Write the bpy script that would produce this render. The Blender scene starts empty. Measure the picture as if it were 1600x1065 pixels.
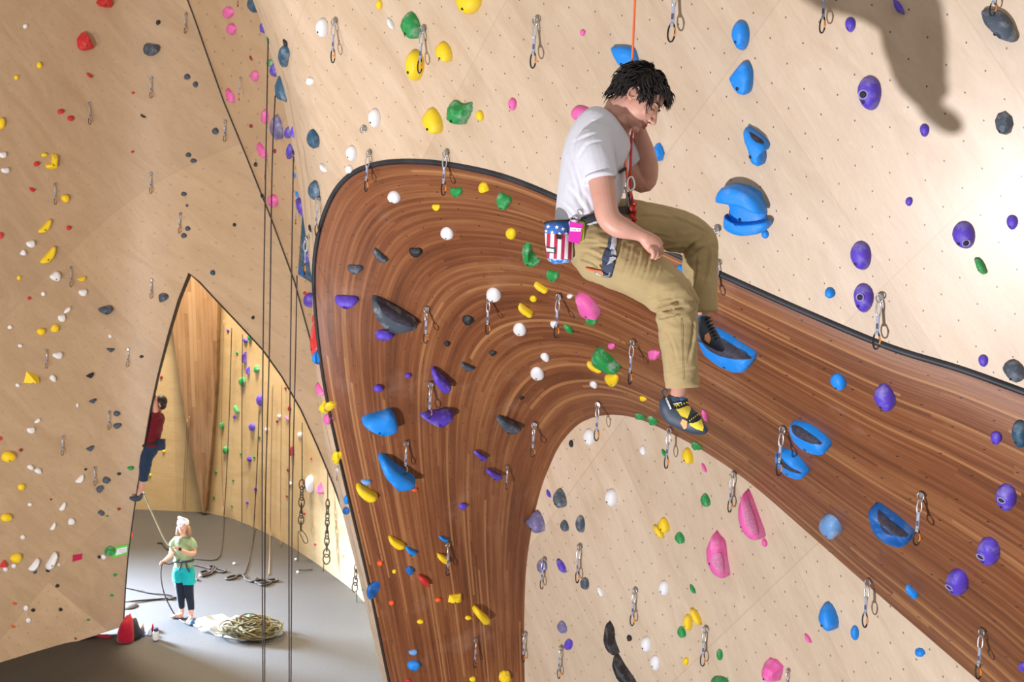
import bpy, bmesh, math, random
from math import sin, cos, tan, pi, radians, sqrt, hypot
from mathutils import Vector, Matrix, noise
from mathutils.bvhtree import BVHTree
from mathutils.geometry import delaunay_2d_cdt

S = bpy.context.scene
COL = S.collection
# ------------------------------------------------------------------ camera
CAM = Vector((0, 0, 6.9)); PITCH = radians(6.0); ROLL = radians(2.3); FPX = 1600.0
FW = Vector((0, cos(PITCH), -sin(PITCH)))
R0 = Vector((1, 0, 0)); U0 = Vector((0, sin(PITCH), cos(PITCH)))
RT = R0 * cos(ROLL) + U0 * sin(ROLL)
UP = U0 * cos(ROLL) - R0 * sin(ROLL)
cd = bpy.data.cameras.new('camera'); cam = bpy.data.objects.new('camera', cd); COL.objects.link(cam)
cam.matrix_world = Matrix(((RT.x, UP.x, -FW.x, CAM.x), (RT.y, UP.y, -FW.y, CAM.y), (RT.z, UP.z, -FW.z, CAM.z), (0, 0, 0, 1)))
cd.sensor_width = 36; cd.lens = 36; cd.clip_end = 200
cd.dof.use_dof = True; cd.dof.focus_distance = 4.6; cd.dof.aperture_fstop = 8.0
S.camera = cam
# ------------------------------------------------------------------ world, lights, exposure
S.view_settings.view_transform = 'Standard'; S.view_settings.look = 'None'
S.view_settings.exposure = 0.13; S.view_settings.gamma = 1.0; S.view_settings.use_curve_mapping = False
W = bpy.data.worlds.new('world'); S.world = W; W.use_nodes = True
W.node_tree.nodes['Background'].inputs[0].default_value = (1.0, 0.93, 0.86, 1)
W.node_tree.nodes['Background'].inputs[1].default_value = 0.60

def aim(o, target):
    d = Vector(target) - o.location
    o.rotation_euler = d.to_track_quat('-Z', 'Y').to_euler()
def area(name, loc, target, sx, sy, power, colour, spread=180):
    l = bpy.data.lights.new(name, 'AREA'); l.shape = 'RECTANGLE'; l.size = sx; l.size_y = sy
    l.energy = power; l.color = colour; l.spread = radians(spread)
    o = bpy.data.objects.new(name, l); COL.objects.link(o); o.location = loc; aim(o, target); return o
def spot(name, loc, target, power, colour, angle, radius, blend=0.5):
    l = bpy.data.lights.new(name, 'SPOT'); l.energy = power; l.color = colour
    l.spot_size = radians(angle); l.spot_blend = blend; l.shadow_soft_size = radius
    o = bpy.data.objects.new(name, l); COL.objects.link(o); o.location = loc; aim(o, target); return o
spot('key_strobe', (-5.2, -1.7, 0.7), (-0.8, 7.5, 6.6), 5700, (0.97, 0.96, 1.0), 130, 0.12, 0.3)
spot('left_wall_fill', (-9.5, 1.0, 2.0), (-4.2, 16, 9.5), 2500, (1.0, 0.85, 0.69), 80, 0.15, 1.0)  # added fill that lifts the left wall, no such strobe seen
area('window_daylight', (-13.5, 20.4, 3.4), (-4.9, 16.7, 0), 2.2, 1.6, 1200, (0.62, 0.78, 1.0), 44)
area('back_hall_lamp', (-7.0, 20.5, 11.5), (-5.0, 23.5, 3.5), 3, 2, 2600, (1.0, 0.85, 0.62))

# ------------------------------------------------------------------ helpers
def ray(x, y):
    return FW + RT * ((x - 800) / FPX) + UP * ((532.5 - y) / FPX)
def at(x, y, d):
    return CAM + ray(x, y) * d
def on_floor(x, y, z=0.0):
    r = ray(x, y); return CAM + r * ((z - CAM.z) / r.z)
def proj(P):
    v = P - CAM; d = v.dot(FW)
    return (800 + v.dot(RT) / d * FPX, 532.5 - v.dot(UP) / d * FPX, d)
def hit_plane(x, y, p0, n):
    r = ray(x, y); return CAM + r * ((p0 - CAM).dot(n) / r.dot(n))

def link(name, me, mat=None, parent=None, smooth=True):
    o = bpy.data.objects.new(name, me); COL.objects.link(o)
    if mat: me.materials.append(mat)
    if parent: o.parent = parent
    if smooth:
        me.polygons.foreach_set('use_smooth', [True] * len(me.polygons))
    return o
def mesh_obj(name, vs, fs, mat=None, parent=None, smooth=True):
    me = bpy.data.meshes.new(name); me.from_pydata([tuple(v) for v in vs], [], fs); me.update()
    return link(name, me, mat, parent, smooth)
def bm_obj(name, bm, mat=None, parent=None, smooth=True):
    bmesh.ops.recalc_face_normals(bm, faces=bm.faces)
    me = bpy.data.meshes.new(name); bm.to_mesh(me); bm.free()
    return link(name, me, mat, parent, smooth)
def tag(o, label, cat, group=None):
    o['label'] = label; o['category'] = cat
    if group: o['group'] = group
    return o
def struct(o):
    o['kind'] = 'structure'; return o
def empty(name, loc, label, cat, group=None):
    o = bpy.data.objects.new(name, None); COL.objects.link(o); o.location = loc; o.empty_display_size = 0.1
    return tag(o, label, cat, group)
def localize(root, o):
    """parent o (world-space mesh) to root keeping it in place"""
    o.parent = root; o.matrix_parent_inverse = Matrix.Identity(4)
    T = Matrix.Translation(-root.location)
    o.data.transform(T); return o

def frame_of(t, ref):
    t = t.normalized(); s = t.cross(ref)
    if s.length < 1e-4: s = t.cross(Vector((0.3, 0.9, 0.1)))
    s.normalize(); return t, s, s.cross(t).normalized()
def add_tube(bm, pts, rad, n=8, cyc=False, ref=Vector((0, 0, 1)), cap=True):
    """tube through pts; rad = number, list, or list of (ra, rb): ra along side axis, rb along the other"""
    pts = [Vector(p) for p in pts]; m = len(pts); rings = []
    prev = None
    for i, p in enumerate(pts):
        if cyc: t = pts[(i + 1) % m] - pts[i - 1]
        else: t = pts[min(i + 1, m - 1)] - pts[max(i - 1, 0)]
        t.normalize()
        if prev is None:
            _, s, b = frame_of(t, ref)
        else:
            s = prev - t * prev.dot(t)
            if s.length < 1e-5: _, s, b = frame_of(t, ref)
            s.normalize(); b = s.cross(t).normalized()
        prev = s
        r = rad[i] if isinstance(rad, (list, tuple)) else rad
        ra, rb = r if isinstance(r, (list, tuple)) else (r, r)
        rings.append([bm.verts.new(p + s * (ra * cos(2 * pi * k / n)) + b * (rb * sin(2 * pi * k / n))) for k in range(n)])
    cnt = m if cyc else m - 1
    for i in range(cnt):
        a = rings[i]; c = rings[(i + 1) % m]
        for k in range(n):
            bm.faces.new((a[k], a[(k + 1) % n], c[(k + 1) % n], c[k]))
    if cap and not cyc:
        bm.faces.new(rings[0]); bm.faces.new(rings[-1][::-1])
    return rings
def add_box(bm, c, hx, hy, hz, M=None):
    c = Vector(c); vs = []
    for x in (-1, 1):
        for y in (-1, 1):
            for z in (-1, 1):
                v = Vector((x * hx, y * hy, z * hz))
                if M: v = M @ v
                vs.append(bm.verts.new(c + v))
    for f in ((0, 1, 3, 2), (4, 6, 7, 5), (0, 4, 5, 1), (2, 3, 7, 6), (0, 2, 6, 4), (1, 5, 7, 3)):
        bm.faces.new([vs[i] for i in f])
def add_ball(bm, c, r, M=None, seg=16, rings=10):
    """r = number or (rx, ry, rz)"""
    if not isinstance(r, (tuple, list)): r = (r, r, r)
    mt = Matrix.Translation(Vector(c)) @ (M.to_4x4() if M else Matrix.Identity(4)) @ Matrix.Diagonal((*r, 1))
    bmesh.ops.create_uvsphere(bm, u_segments=seg, v_segments=rings, radius=1, matrix=mt)
def crom(P, n):
    """catmull-rom through list of tuples, n samples per span"""
    out = []
    m = len(P)
    for i in range(m - 1):
        p0 = P[max(i - 1, 0)]; p1 = P[i]; p2 = P[i + 1]; p3 = P[min(i + 2, m - 1)]
        for k in range(n):
            t = k / n
            out.append(tuple(0.5 * (2 * b + (c - a) * t + (2 * a - 5 * b + 4 * c - d) * t * t + (3 * b - a - 3 * c + d) * t ** 3)
                             for a, b, c, d in zip(p0, p1, p2, p3)))
    out.append(tuple(P[-1])); return out

# ------------------------------------------------------------------ materials
class NT:
    def __init__(s, name):
        s.m = bpy.data.materials.new(name); s.m.use_nodes = True; s.t = s.m.node_tree
        s.b = s.t.nodes['Principled BSDF']
    def n(s, kind, **kw):
        nd = s.t.nodes.new(kind)
        for k, v in kw.items():
            if k.startswith('i_'):
                k = k[2:]
                nd.inputs[int(k) if k.isdigit() else k.replace('_', ' ')].default_value = v
            else: setattr(nd, k, v)
        return nd
    def l(s, a, b): s.t.links.new(a, b)
    def math(s, op, a, b=None, c=None):
        nd = s.t.nodes.new('ShaderNodeMath'); nd.operation = op
        for i, v in enumerate((a, b, c)):
            if v is None: continue
            if isinstance(v, (int, float)): nd.inputs[i].default_value = v
            else: s.l(v, nd.inputs[i])
        return nd.outputs[0]
    def mix(s, f, a, b, mode='MIX'):
        nd = s.t.nodes.new('ShaderNodeMix'); nd.data_type = 'RGBA'; nd.blend_type = mode
        for sock, v in ((nd.inputs[0], f), (nd.inputs[6], a), (nd.inputs[7], b)):
            if isinstance(v, (int, float)): sock.default_value = v
            elif isinstance(v, tuple): sock.default_value = (*v, 1) if len(v) == 3 else v
            else: s.l(v, sock)
        return nd.outputs[2]
    def ramp(s, f, stops, interp='LINEAR'):
        nd = s.t.nodes.new('ShaderNodeValToRGB'); cr = nd.color_ramp; cr.interpolation = interp
        while len(cr.elements) < len(stops): cr.elements.new(0.5)
        for e, (p, c) in zip(cr.elements, stops):
            e.position = p; e.color = (*c, 1) if isinstance(c, tuple) else (c, c, c, 1)
        s.l(f, nd.inputs[0]); return nd.outputs[0]
def simple(name, col, rough=0.5, metal=0.0, spec=0.5, bump=None, var=0.0, vscale=8):
    t = NT(name); b = t.b
    b.inputs['Base Color'].default_value = (*col, 1); b.inputs['Roughness'].default_value = rough
    b.inputs['Metallic'].default_value = metal; b.inputs['Specular IOR Level'].default_value = spec
    if var or bump:
        tc = t.n('ShaderNodeTexCoord')
    if var:
        nz = t.n('ShaderNodeTexNoise', i_Scale=vscale, i_Detail=4.0); t.l(tc.outputs['Object'], nz.inputs['Vector'])
        lo = tuple(c * (1 - var) for c in col); hi = tuple(min(1, c * (1 + var)) for c in col)
        t.l(t.ramp(nz.outputs[0], [(0.3, lo), (0.7, hi)]), b.inputs['Base Color'])
    if bump:
        nz = t.n('ShaderNodeTexNoise', i_Scale=bump[0], i_Detail=3.0); t.l(tc.outputs['Object'], nz.inputs['Vector'])
        bp = t.n('ShaderNodeBump', i_Strength=bump[1], i_Distance=bump[2]); t.l(nz.outputs[0], bp.inputs['Height'])
        t.l(bp.outputs[0], b.inputs['Normal'])
    return t.m

def plywood(name, c_lo, c_hi, panel=(8.0, 9.0), dot=0.045, dotcol=(0.10, 0.07, 0.05), rough=0.42, grain=1.0, var=0.14, coat=0.0):
    """UV = integer lattice of t-nuts; panels are whole numbers of lattice cells"""
    t = NT(name); b = t.b
    uv = t.n('ShaderNodeUVMap'); uv.uv_map = 'UVMap'
    sx = t.n('ShaderNodeSeparateXYZ'); t.l(uv.outputs[0], sx.inputs[0])
    u, v = sx.outputs[0], sx.outputs[1]
    # panels: rows staggered
    pv = t.math('DIVIDE', v, panel[1]); row = t.math('FLOOR', pv)
    wn0 = t.n('ShaderNodeTexWhiteNoise', noise_dimensions='1D'); t.l(row, wn0.inputs['W'])
    pu = t.math('ADD', t.math('DIVIDE', u, panel[0]), t.math('MULTIPLY', wn0.outputs[0], 0.0)); colm = t.math('FLOOR', pu)
    cb = t.n('ShaderNodeCombineXYZ'); t.l(colm, cb.inputs[0]); t.l(row, cb.inputs[1])
    wn = t.n('ShaderNodeTexWhiteNoise', noise_dimensions='3D'); t.l(cb.outputs[0], wn.inputs['Vector'])
    tone = t.math('ADD', t.math('MULTIPLY', wn.outputs[0], var), 1 - var)
    # veneer figure
    tc = t.n('ShaderNodeTexCoord')
    mp = t.n('ShaderNodeMapping'); t.l(tc.outputs['UV'], mp.inputs[0]); mp.inputs['Scale'].default_value = (0.35, 1.1, 1); mp.inputs['Rotation'].default_value = (0, 0, 0.6)
    nz = t.n('ShaderNodeTexNoise', i_Scale=0.55 * grain, i_Detail=6.0, i_Roughness=0.62, i_Distortion=1.2); t.l(mp.outputs[0], nz.inputs['Vector'])
    base = t.ramp(nz.outputs[0], [(0.30, c_lo), (0.70, c_hi)])
    n2 = t.n('ShaderNodeTexNoise', i_Scale=6.0 * grain, i_Detail=5.0, i_Roughness=0.7); t.l(mp.outputs[0], n2.inputs['Vector'])
    fine = t.ramp(n2.outputs[0], [(0.25, 0.93), (0.75, 1.04)])
    c1 = t.mix(1.0, base, fine, 'MULTIPLY')
    tn = t.n('ShaderNodeCombineColor'); 
    for i in range(3): t.l(tone, tn.inputs[i])
    c2 = t.mix(1.0, c1, tn.outputs[0], 'MULTIPLY')
    # scuffs and chalk blots
    n3 = t.n('ShaderNodeTexNoise', i_Scale=1.7, i_Detail=4.0, i_Roughness=0.6); t.l(tc.outputs['UV'], n3.inputs['Vector'])
    c2 = t.mix(t.ramp(n3.outputs[0], [(0.66, 0.0), (0.78, 0.35)]), c2, tuple(min(1, c * 1.25) for c in c_hi))
    # panel joints
    def edge(p, w):
        f = t.math('FRACT', p); d = t.math('MINIMUM', f, t.math('SUBTRACT', 1.0, f)); return t.math('LESS_THAN', d, w)
    j = t.math('MAXIMUM', edge(pu, 0.0035), edge(pv, 0.0035))
    c3 = t.mix(t.math('MULTIPLY', j, 0.30), c2, (0.42, 0.28, 0.16))
    # t-nut holes
    def cen(p): return t.math('SUBTRACT', t.math('FRACT', p), 0.5)
    du, dv = cen(u), cen(v)
    d2 = t.math('ADD', t.math('MULTIPLY', du, du), t.math('MULTIPLY', dv, dv))
    hole = t.math('LESS_THAN', d2, dot * dot)
    c4 = t.mix(hole, c3, dotcol)
    t.l(c4, b.inputs['Base Color'])
    b.inputs['Roughness'].default_value = rough
    b.inputs['Coat Weight'].default_value = coat; b.inputs['Coat Roughness'].default_value = 0.28
    bp = t.n('ShaderNodeBump', i_Strength=0.12, i_Distance=0.02); t.l(n2.outputs[0], bp.inputs['Height']); t.l(bp.outputs[0], b.inputs['Normal'])
    return t.m

def strips(name, dark, mid, light, rough=0.38, dots=True, blen=1.3, chalk=True):
    """laminated hardwood strips running along U; V in strips"""
    t = NT(name); b = t.b
    uv = t.n('ShaderNodeUVMap'); uv.uv_map = 'UVMap'
    sx = t.n('ShaderNodeSeparateXYZ'); t.l(uv.outputs[0], sx.inputs[0]); u, v = sx.outputs[0], sx.outputs[1]
    row = t.math('FLOOR', v)
    w0 = t.n('ShaderNodeTexWhiteNoise', noise_dimensions='1D'); t.l(row, w0.inputs['W'])
    bu = t.math('ADD', t.math('DIVIDE', u, blen), t.math('MULTIPLY', w0.outputs[0], 7.3)); col = t.math('FLOOR', bu)
    cb = t.n('ShaderNodeCombineXYZ'); t.l(col, cb.inputs[0]); t.l(row, cb.inputs[1])
    w = t.n('ShaderNodeTexWhiteNoise', noise_dimensions='3D'); t.l(cb.outputs[0], w.inputs['Vector'])
    # grain
    mp = t.n('ShaderNodeMapping'); t.l(uv.outputs[0], mp.inputs[0]); mp.inputs['Scale'].default_value = (1.6, 1.1, 1)
    nz = t.n('ShaderNodeTexNoise', i_Scale=1.0, i_Detail=7.0, i_Roughness=0.7); t.l(mp.outputs[0], nz.inputs['Vector'])
    mp2 = t.n('ShaderNodeMapping'); t.l(uv.outputs[0], mp2.inputs[0]); mp2.inputs['Scale'].default_value = (0.45, 0.11, 1)
    n2 = t.n('ShaderNodeTexNoise', i_Scale=1.0, i_Detail=3.0); t.l(mp2.outputs[0], n2.inputs['Vector'])
    f = t.math('ADD', t.math('MULTIPLY', w.outputs[0], 0.17), t.math('ADD', t.math('MULTIPLY', nz.outputs[0], 0.46), t.math('MULTIPLY', n2.outputs[0], 0.50)))
    c = t.ramp(f, [(0.34, dark), (0.56, mid), (0.76, tuple(m * 0.5 + l * 0.5 for m, l in zip(mid, light))), (0.9, light)])
    # an occasional pale strip
    w2 = t.n('ShaderNodeTexWhiteNoise', noise_dimensions='3D')
    cb2 = t.n('ShaderNodeCombineXYZ'); t.l(row, cb2.inputs[0]); t.l(col, cb2.inputs[1]); cb2.inputs[2].default_value = 4.4
    t.l(cb2.outputs[0], w2.inputs['Vector'])
    pale = t.math('GREATER_THAN', w2.outputs[0], 0.955)
    c = t.mix(t.math('MULTIPLY', pale, 0.55), c, light)
    # joints
    fr = t.math('FRACT', v); dv = t.math('MINIMUM', fr, t.math('SUBTRACT', 1.0, fr))
    c = t.mix(t.math('MULTIPLY', t.math('LESS_THAN', dv, 0.08), 0.18), c, tuple(x * 0.35 for x in dark))
    tc = t.n('ShaderNodeTexCoord')
    if chalk:
        n3 = t.n('ShaderNodeTexNoise', i_Scale=1.6, i_Detail=5.0, i_Roughness=0.65); t.l(tc.outputs['Object'], n3.inputs['Vector'])
        c = t.mix(t.ramp(n3.outputs[0], [(0.58, 0.0), (0.78, 0.22)]), c, (0.55, 0.36, 0.27))
    if dots:
        uv2 = t.n('ShaderNodeUVMap'); uv2.uv_map = 'nuts'; s2 = t.n('ShaderNodeSeparateXYZ'); t.l(uv2.outputs[0], s2.inputs[0])
        a = t.math('SUBTRACT', t.math('FRACT', s2.outputs[0]), 0.5); bb = t.math('SUBTRACT', t.math('FRACT', s2.outputs[1]), 0.5)
        d2 = t.math('ADD', t.math('MULTIPLY', a, a), t.math('MULTIPLY', bb, bb))
        c = t.mix(t.math('LESS_THAN', d2, 0.030 ** 2), c, (0.03, 0.015, 0.01))
    t.l(c, b.inputs['Base Color']); b.inputs['Roughness'].default_value = rough
    bp = t.n('ShaderNodeBump', i_Strength=0.25, i_Distance=0.01); t.l(nz.outputs[0], bp.inputs['Height']); t.l(bp.outputs[0], b.inputs['Normal'])
    return t.m
# ------------------------------------------------------------------ the climbing walls
KD = 1.28
def upper_inv(x, y): return (0.1488 + 0.00008 * (x - 527) - 0.000047 * (y - 300)) / KD
def lower_inv(x, y): return (0.111 + 0.00008 * (x - 850) - 0.00002 * (y - 850)) / KD
OUT = [(640,1200),(608,1065),(575,905),(535,735),(505,590),(491,460),(495,380),(515,315),(545,275),(590,256),(650,252),(720,260),
       (800,280),(900,322),(1030,385),(1130,430),(1260,488),(1390,542),(1500,576),(1600,612),(1760,672),(2300,860)]
INN = [(825,1200),(820,1065),(819,980),(822,890),(832,820),(845,765),(858,730),(872,700),(888,678),(908,660),(935,650),(965,648),
       (1000,655),(1045,675),(1105,708),(1175,757),(1260,830),(1345,905),(1430,978),(1530,1064),(1700,1210),(2250,1600)]
OD = [i / KD for i in (1/9.4, 1/9.1, 1/8.5, 1/7.9, 1/7.45)] + [upper_inv(*OUT[i]) for i in range(5, 22)]
OUTc = crom([(a, b, c) for (a, b), c in zip(OUT, OD)], 6)
INNc = crom([(a, b, lower_inv(a, b)) for a, b in INN], 6)
N_T = 40
def band_point(i, t):
    a = OUTc[i]; b = INNc[i]
    e = t ** 1.45
    x = a[0] + (b[0] - a[0]) * t; y = a[1] + (b[1] - a[1]) * t
    return at(x, y, 1 / (a[2] + (b[2] - a[2]) * e))

M_PLY = plywood('birch_plywood', (0.56, 0.405, 0.27), (0.68, 0.525, 0.38), panel=(9.0, 8.0), dot=0.033, var=0.13, rough=0.46, coat=0.34)
M_PLY_LOW = plywood('birch_plywood_pale', (0.60, 0.46, 0.32), (0.72, 0.58, 0.44), panel=(10.0, 9.0), dot=0.045, dotcol=(0.22,0.17,0.13), var=0.12)
M_PLY_LEFT = plywood('birch_plywood_old', (0.52, 0.35, 0.205), (0.63, 0.44, 0.275), panel=(16.0, 17.0), dot=0.07, dotcol=(0.40, 0.30, 0.21), var=0.22, rough=0.5)
M_PLY_MID = plywood('birch_plywood_mid', (0.58, 0.395, 0.235), (0.69, 0.49, 0.31), panel=(15.0, 11.0), dot=0.07, dotcol=(0.36, 0.25, 0.17), var=0.16)
M_PLY_BACK = plywood('birch_plywood_gold', (0.58, 0.40, 0.20), (0.70, 0.52, 0.29), panel=(5.0, 24.0), dot=0.05, dotcol=(0.5, 0.36, 0.2), var=0.20)
M_STRIP = strips('hardwood_strips', (0.085, 0.027, 0.010), (0.215, 0.071, 0.026), (0.48, 0.235, 0.092), rough=0.50, blen=2.2)
M_STRIP_FAR = strips('hardwood_strips_far', (0.16, 0.075, 0.035), (0.33, 0.19, 0.10), (0.50, 0.33, 0.19), rough=0.22, dots=False, blen=2.4, chalk=False)
M_RUBBER = simple('black_rubber_edge', (0.022, 0.022, 0.028), 0.55, var=0.4, vscale=6)
M_SEAM = simple('dark_edge', (0.03, 0.022, 0.018), 0.7)
M_SIDE = plywood('edge_plywood', (0.50, 0.36, 0.25), (0.64, 0.50, 0.37), dot=0.0, var=0.05)
def floor_mat():
    t = NT('grey_rubber_floor'); tc = t.n('ShaderNodeTexCoord')
    n1 = t.n('ShaderNodeTexNoise', i_Scale=0.6, i_Detail=6.0, i_Roughness=0.6); t.l(tc.outputs['Object'], n1.inputs['Vector'])
    n2 = t.n('ShaderNodeTexNoise', i_Scale=40.0, i_Detail=2.0); t.l(tc.outputs['Object'], n2.inputs['Vector'])
    c = t.ramp(n1.outputs[0], [(0.3, (0.046, 0.040, 0.038)), (0.7, (0.068, 0.060, 0.057))])
    c = t.mix(0.5, c, t.ramp(n2.outputs[0], [(0.35, (0.035, 0.035, 0.035)), (0.65, (0.075, 0.072, 0.071))]))
    t.l(c, t.b.inputs['Base Color']); t.b.inputs['Roughness'].default_value = 0.62
    return t.m
M_FLOOR = floor_mat()

TARGETS = []       # (vertices, faces) for placing things on the walls
def lattice_uv(x0, y0, e1, e2, invf, off=(0, 0)):
    """affine frame of the hole lattice, measured in metres on the wall around pixel x0,y0"""
    P = at(x0, y0, 1 / invf(x0, y0))
    A = at(x0 + e1[0], y0 + e1[1], 1 / invf(x0 + e1[0], y0 + e1[1])) - P
    B = at(x0 + e2[0], y0 + e2[1], 1 / invf(x0 + e2[0], y0 + e2[1])) - P
    aa, ab, bb = A.dot(A), A.dot(B), B.dot(B); det = aa * bb - ab * ab
    def f(Q):
        d = Q - P; da, db = d.dot(A), d.dot(B)
        return ((da * bb - db * ab) / det + 0.5 + off[0], (db * aa - da * ab) / det + 0.5 + off[1])
    return f
def region(name, poly, invf, mat, step, uvf, back=0.08, sidemat=None):
    """a wall panel: outline on the wall surface, dense interior, real thickness"""
    n = len(poly); pts = [Vector((p[0], p[1])) for p in poly]
    xs = [p[0] for p in poly]; ys = [p[1] for p in poly]
    def inside(x, y):
        c = False; j = n - 1
        for i in range(n):
            if (poly[i][1] > y) != (poly[j][1] > y) and x < (poly[j][0] - poly[i][0]) * (y - poly[i][1]) / (poly[j][1] - poly[i][1]) + poly[i][0]: c = not c
            j = i
        return c
    y = min(ys) + step / 2
    while y < max(ys):
        x = min(xs) + step / 2
        while x < max(xs):
            if inside(x, y): pts.append(Vector((x, y)))
            x += step
        y += step
    r = delaunay_2d_cdt(pts, [], [list(range(n))], 1, 1e-4)
    V2, F = r[0], r[2]
    V = [at(p.x, p.y, 1 / invf(p.x, p.y)) for p in V2]
    F = [tuple(f) for f in F]
    # face toward the camera
    nrm = (V[F[0][1]] - V[F[0][0]]).cross(V[F[0][2]] - V[F[0][0]])
    if nrm.dot(V[F[0][0]] - CAM) > 0: F = [f[::-1] for f in F]
    TARGETS.append((V, F))
    m = len(V)
    # the back skin, pushed away from the camera, and the rim
    vn = [Vector() for _ in V]
    for f in F:
        nn = (V[f[1]] - V[f[0]]).cross(V[f[2]] - V[f[0]])
        for i in f: vn[i] += nn
    VB = [v - q.normalized() * back for v, q in zip(V, vn)]
    edges = {}
    for f in F:
        for i in range(3): edges[(f[i], f[(i + 1) % 3])] = 1
    rim = [(a, b) for (a, b) in edges if (b, a) not in edges]
    rv = sorted({i for e in rim for i in e}); rp = {i: 2 * m + k for k, i in enumerate(rv)}; q = len(rv)
    FF = F + [tuple(i + m for i in f[::-1]) for f in F] + [(rp[b], rp[a], rp[a] + q, rp[b] + q) for a, b in rim]
    o = mesh_obj(name, V + VB + [V[i] for i in rv] + [VB[i] for i in rv], FF, mat)
    me = o.data
    if sidemat: me.materials.append(sidemat)
    for k, p in enumerate(me.polygons):
        if k >= len(F):
            p.use_smooth = False
            if sidemat: p.material_index = 1
    uvl = me.uv_layers.new(name='UVMap')
    UVS = [uvf(v) for v in V]; UVS = UVS + UVS + [UVS[i] for i in rv] * 2
    for lp in me.loops: uvl.data[lp.index].uv = UVS[lp.vertex_index]
    return struct(o)

SIL = [(365,-150),(378,-60),(395,0),(412,45),(428,100),(443,160),(455,215),(466,280),(474,340),(482,400),(491,460)]
def sil_x(y):
    for a, b in zip(SIL, SIL[1:]):
        if a[1] <= y <= b[1]: return a[0] + (b[0] - a[0]) * (y - a[1]) / (b[1] - a[1])
    return SIL[-1][0] if y > 460 else SIL[0][0]
def upper_full(x, y):
    iv = upper_inv(x, y)
    s = (x - sil_x(y)) / 34.0
    if s < 1 and y < 460:
        s = max(s, 0); k = min(1, max(0, (460 - y) / 160))
        iv = 1 / (1 / iv + 0.75 * (1 - s) ** 1.6 * k)
    return iv
top_edge = [(p[0], p[1]) for p in OUTc[30:]]
poly_up = SIL[:-1] + top_edge + [(2450, 880), (2450, -400), (365, -400)]
uv_up = lattice_uv(1180, 91, (26, 39), (23.5, -31.4), upper_inv)
region('wall_right', poly_up, upper_full, M_PLY, 22, uv_up, 0.10, M_RUBBER)
inn_edge = [(p[0], p[1]) for p in INNc]
poly_low = inn_edge + [(2200, 1660), (900, 1300)]
uv_low = lattice_uv(1260, 893, (18.3, 38.4), (17.3, -16.2), lower_inv)
region('wall_front', poly_low, lower_inv, M_PLY_LOW, 26, uv_low, 0.10)

# ribbon of hardwood strips folding round the arch
def build_band():
    n = len(OUTc); V = []; UV = []; NU = []
    ucum = 0; prev = None
    P = lattice_uv(1450, 640, (38, 30), (36, -12), lambda x, y: 0.185 / KD)
    P2 = lattice_uv(1100, 590, (26, 20), (24, -8), lambda x, y: 0.165 / KD)
    for i in range(n):
        mid = band_point(i, 0.45)
        if prev is not None: ucum += (mid - prev).length
        prev = mid
        for k in range(N_T + 1):
            t = k / N_T; q = band_point(i, t); V.append(q); UV.append((ucum, t * 92)); NU.append(P(q))
    F = []
    for i in range(n - 1):
        for k in range(N_T):
            a = i * (N_T + 1) + k; F.append((a, a + 1, a + N_T + 2, a + N_T + 1))
    f = F[300]; nrm = (V[f[1]] - V[f[0]]).cross(V[f[2]] - V[f[0]])
    if nrm.dot(V[f[0]] - CAM) > 0: F = [g[::-1] for g in F]
    TARGETS.append((V, F)); m = len(V)
    VB = []
    for i in range(n):
        for k in range(N_T + 1):
            q = V[i * (N_T + 1) + k]; VB.append(q + (q - CAM).normalized() * 0.14)
    rim = []
    for i in range(n - 1):
        for k in (0, N_T):
            a = i * (N_T + 1) + k; b = a + N_T + 1; rim.append((a + 2 * m, b + 2 * m, b + 3 * m, a + 3 * m))
    o = mesh_obj('wall_hardwood_band', V + VB + V + VB, F + [tuple(i + m for i in g[::-1]) for g in F] + rim, M_STRIP)
    me = o.data; me.materials.append(M_SEAM)
    u1 = me.uv_layers.new(name='UVMap'); u2 = me.uv_layers.new(name='nuts')
    for p in me.polygons:
        if p.index >= len(F): p.material_index = 1; p.use_smooth = False
    for lp in me.loops:
        j = lp.vertex_index % m; u1.data[lp.index].uv = UV[j]; u2.data[lp.index].uv = NU[j]
    return struct(o)
build_band()

# rubber bead where the upper wall overlaps the band, and a thin dark lip down its left edge
bm = bmesh.new(); seg = OUTc[30:]
def lift(p, d): return at(p[0], p[1], 1 / p[2] - d)
add_tube(bm, [lift(p, 0.0) for p in seg], [0.019 + 0.004 * min(1, i / 12) for i in range(len(seg))], 8)
struct(bm_obj('trim_1', bm, M_RUBBER))
bm = bmesh.new()
add_tube(bm, [lift(p, 0.0) for p in OUTc[:31]], 0.017, 8)
struct(bm_obj('trim_2', bm, M_SEAM))

# narrow return face on the left of the band
RW = [(1200, 6), (1065, 8), (925, 13), (795, 15), (700, 17), (600, 12), (520, 6), (460, 3)]
def rw(y):
    for a, b in zip(RW, RW[1:]):
        if b[1] is not None and b[0] <= y <= a[0]: return b[1] + (a[1] - b[1]) * (y - b[0]) / (a[0] - b[0])
    return 6 if y > 1000 else 3
V = []; F = []; ks = [p for p in OUTc[:31]]
for p in ks:
    w_ = rw(p[1])
    V += [at(p[0], p[1], 1 / p[2] + 0.01), at(p[0] - w_ * 0.75, p[1] + 1, 1 / p[2] + 0.18), at(p[0] - w_, p[1] + 2, 1 / p[2] + 0.5), at(p[0] - w_ + 6, p[1] + 2, 1 / p[2] + 1.6)]
for i in range(len(ks) - 1):
    for k in range(3):
        a = i * 4 + k; F.append((a, a + 1, a + 5, a + 4))
nrm = (V[F[0][1]] - V[F[0][0]]).cross(V[F[0][2]] - V[F[0][0]])
if nrm.dot(V[0] - CAM) > 0: F = [f[::-1] for f in F]
TARGETS.append((V, F))
o = struct(mesh_obj('wall_band_side', V, F, M_SIDE)); uvl = o.data.uv_layers.new(name='UVMap')
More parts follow.
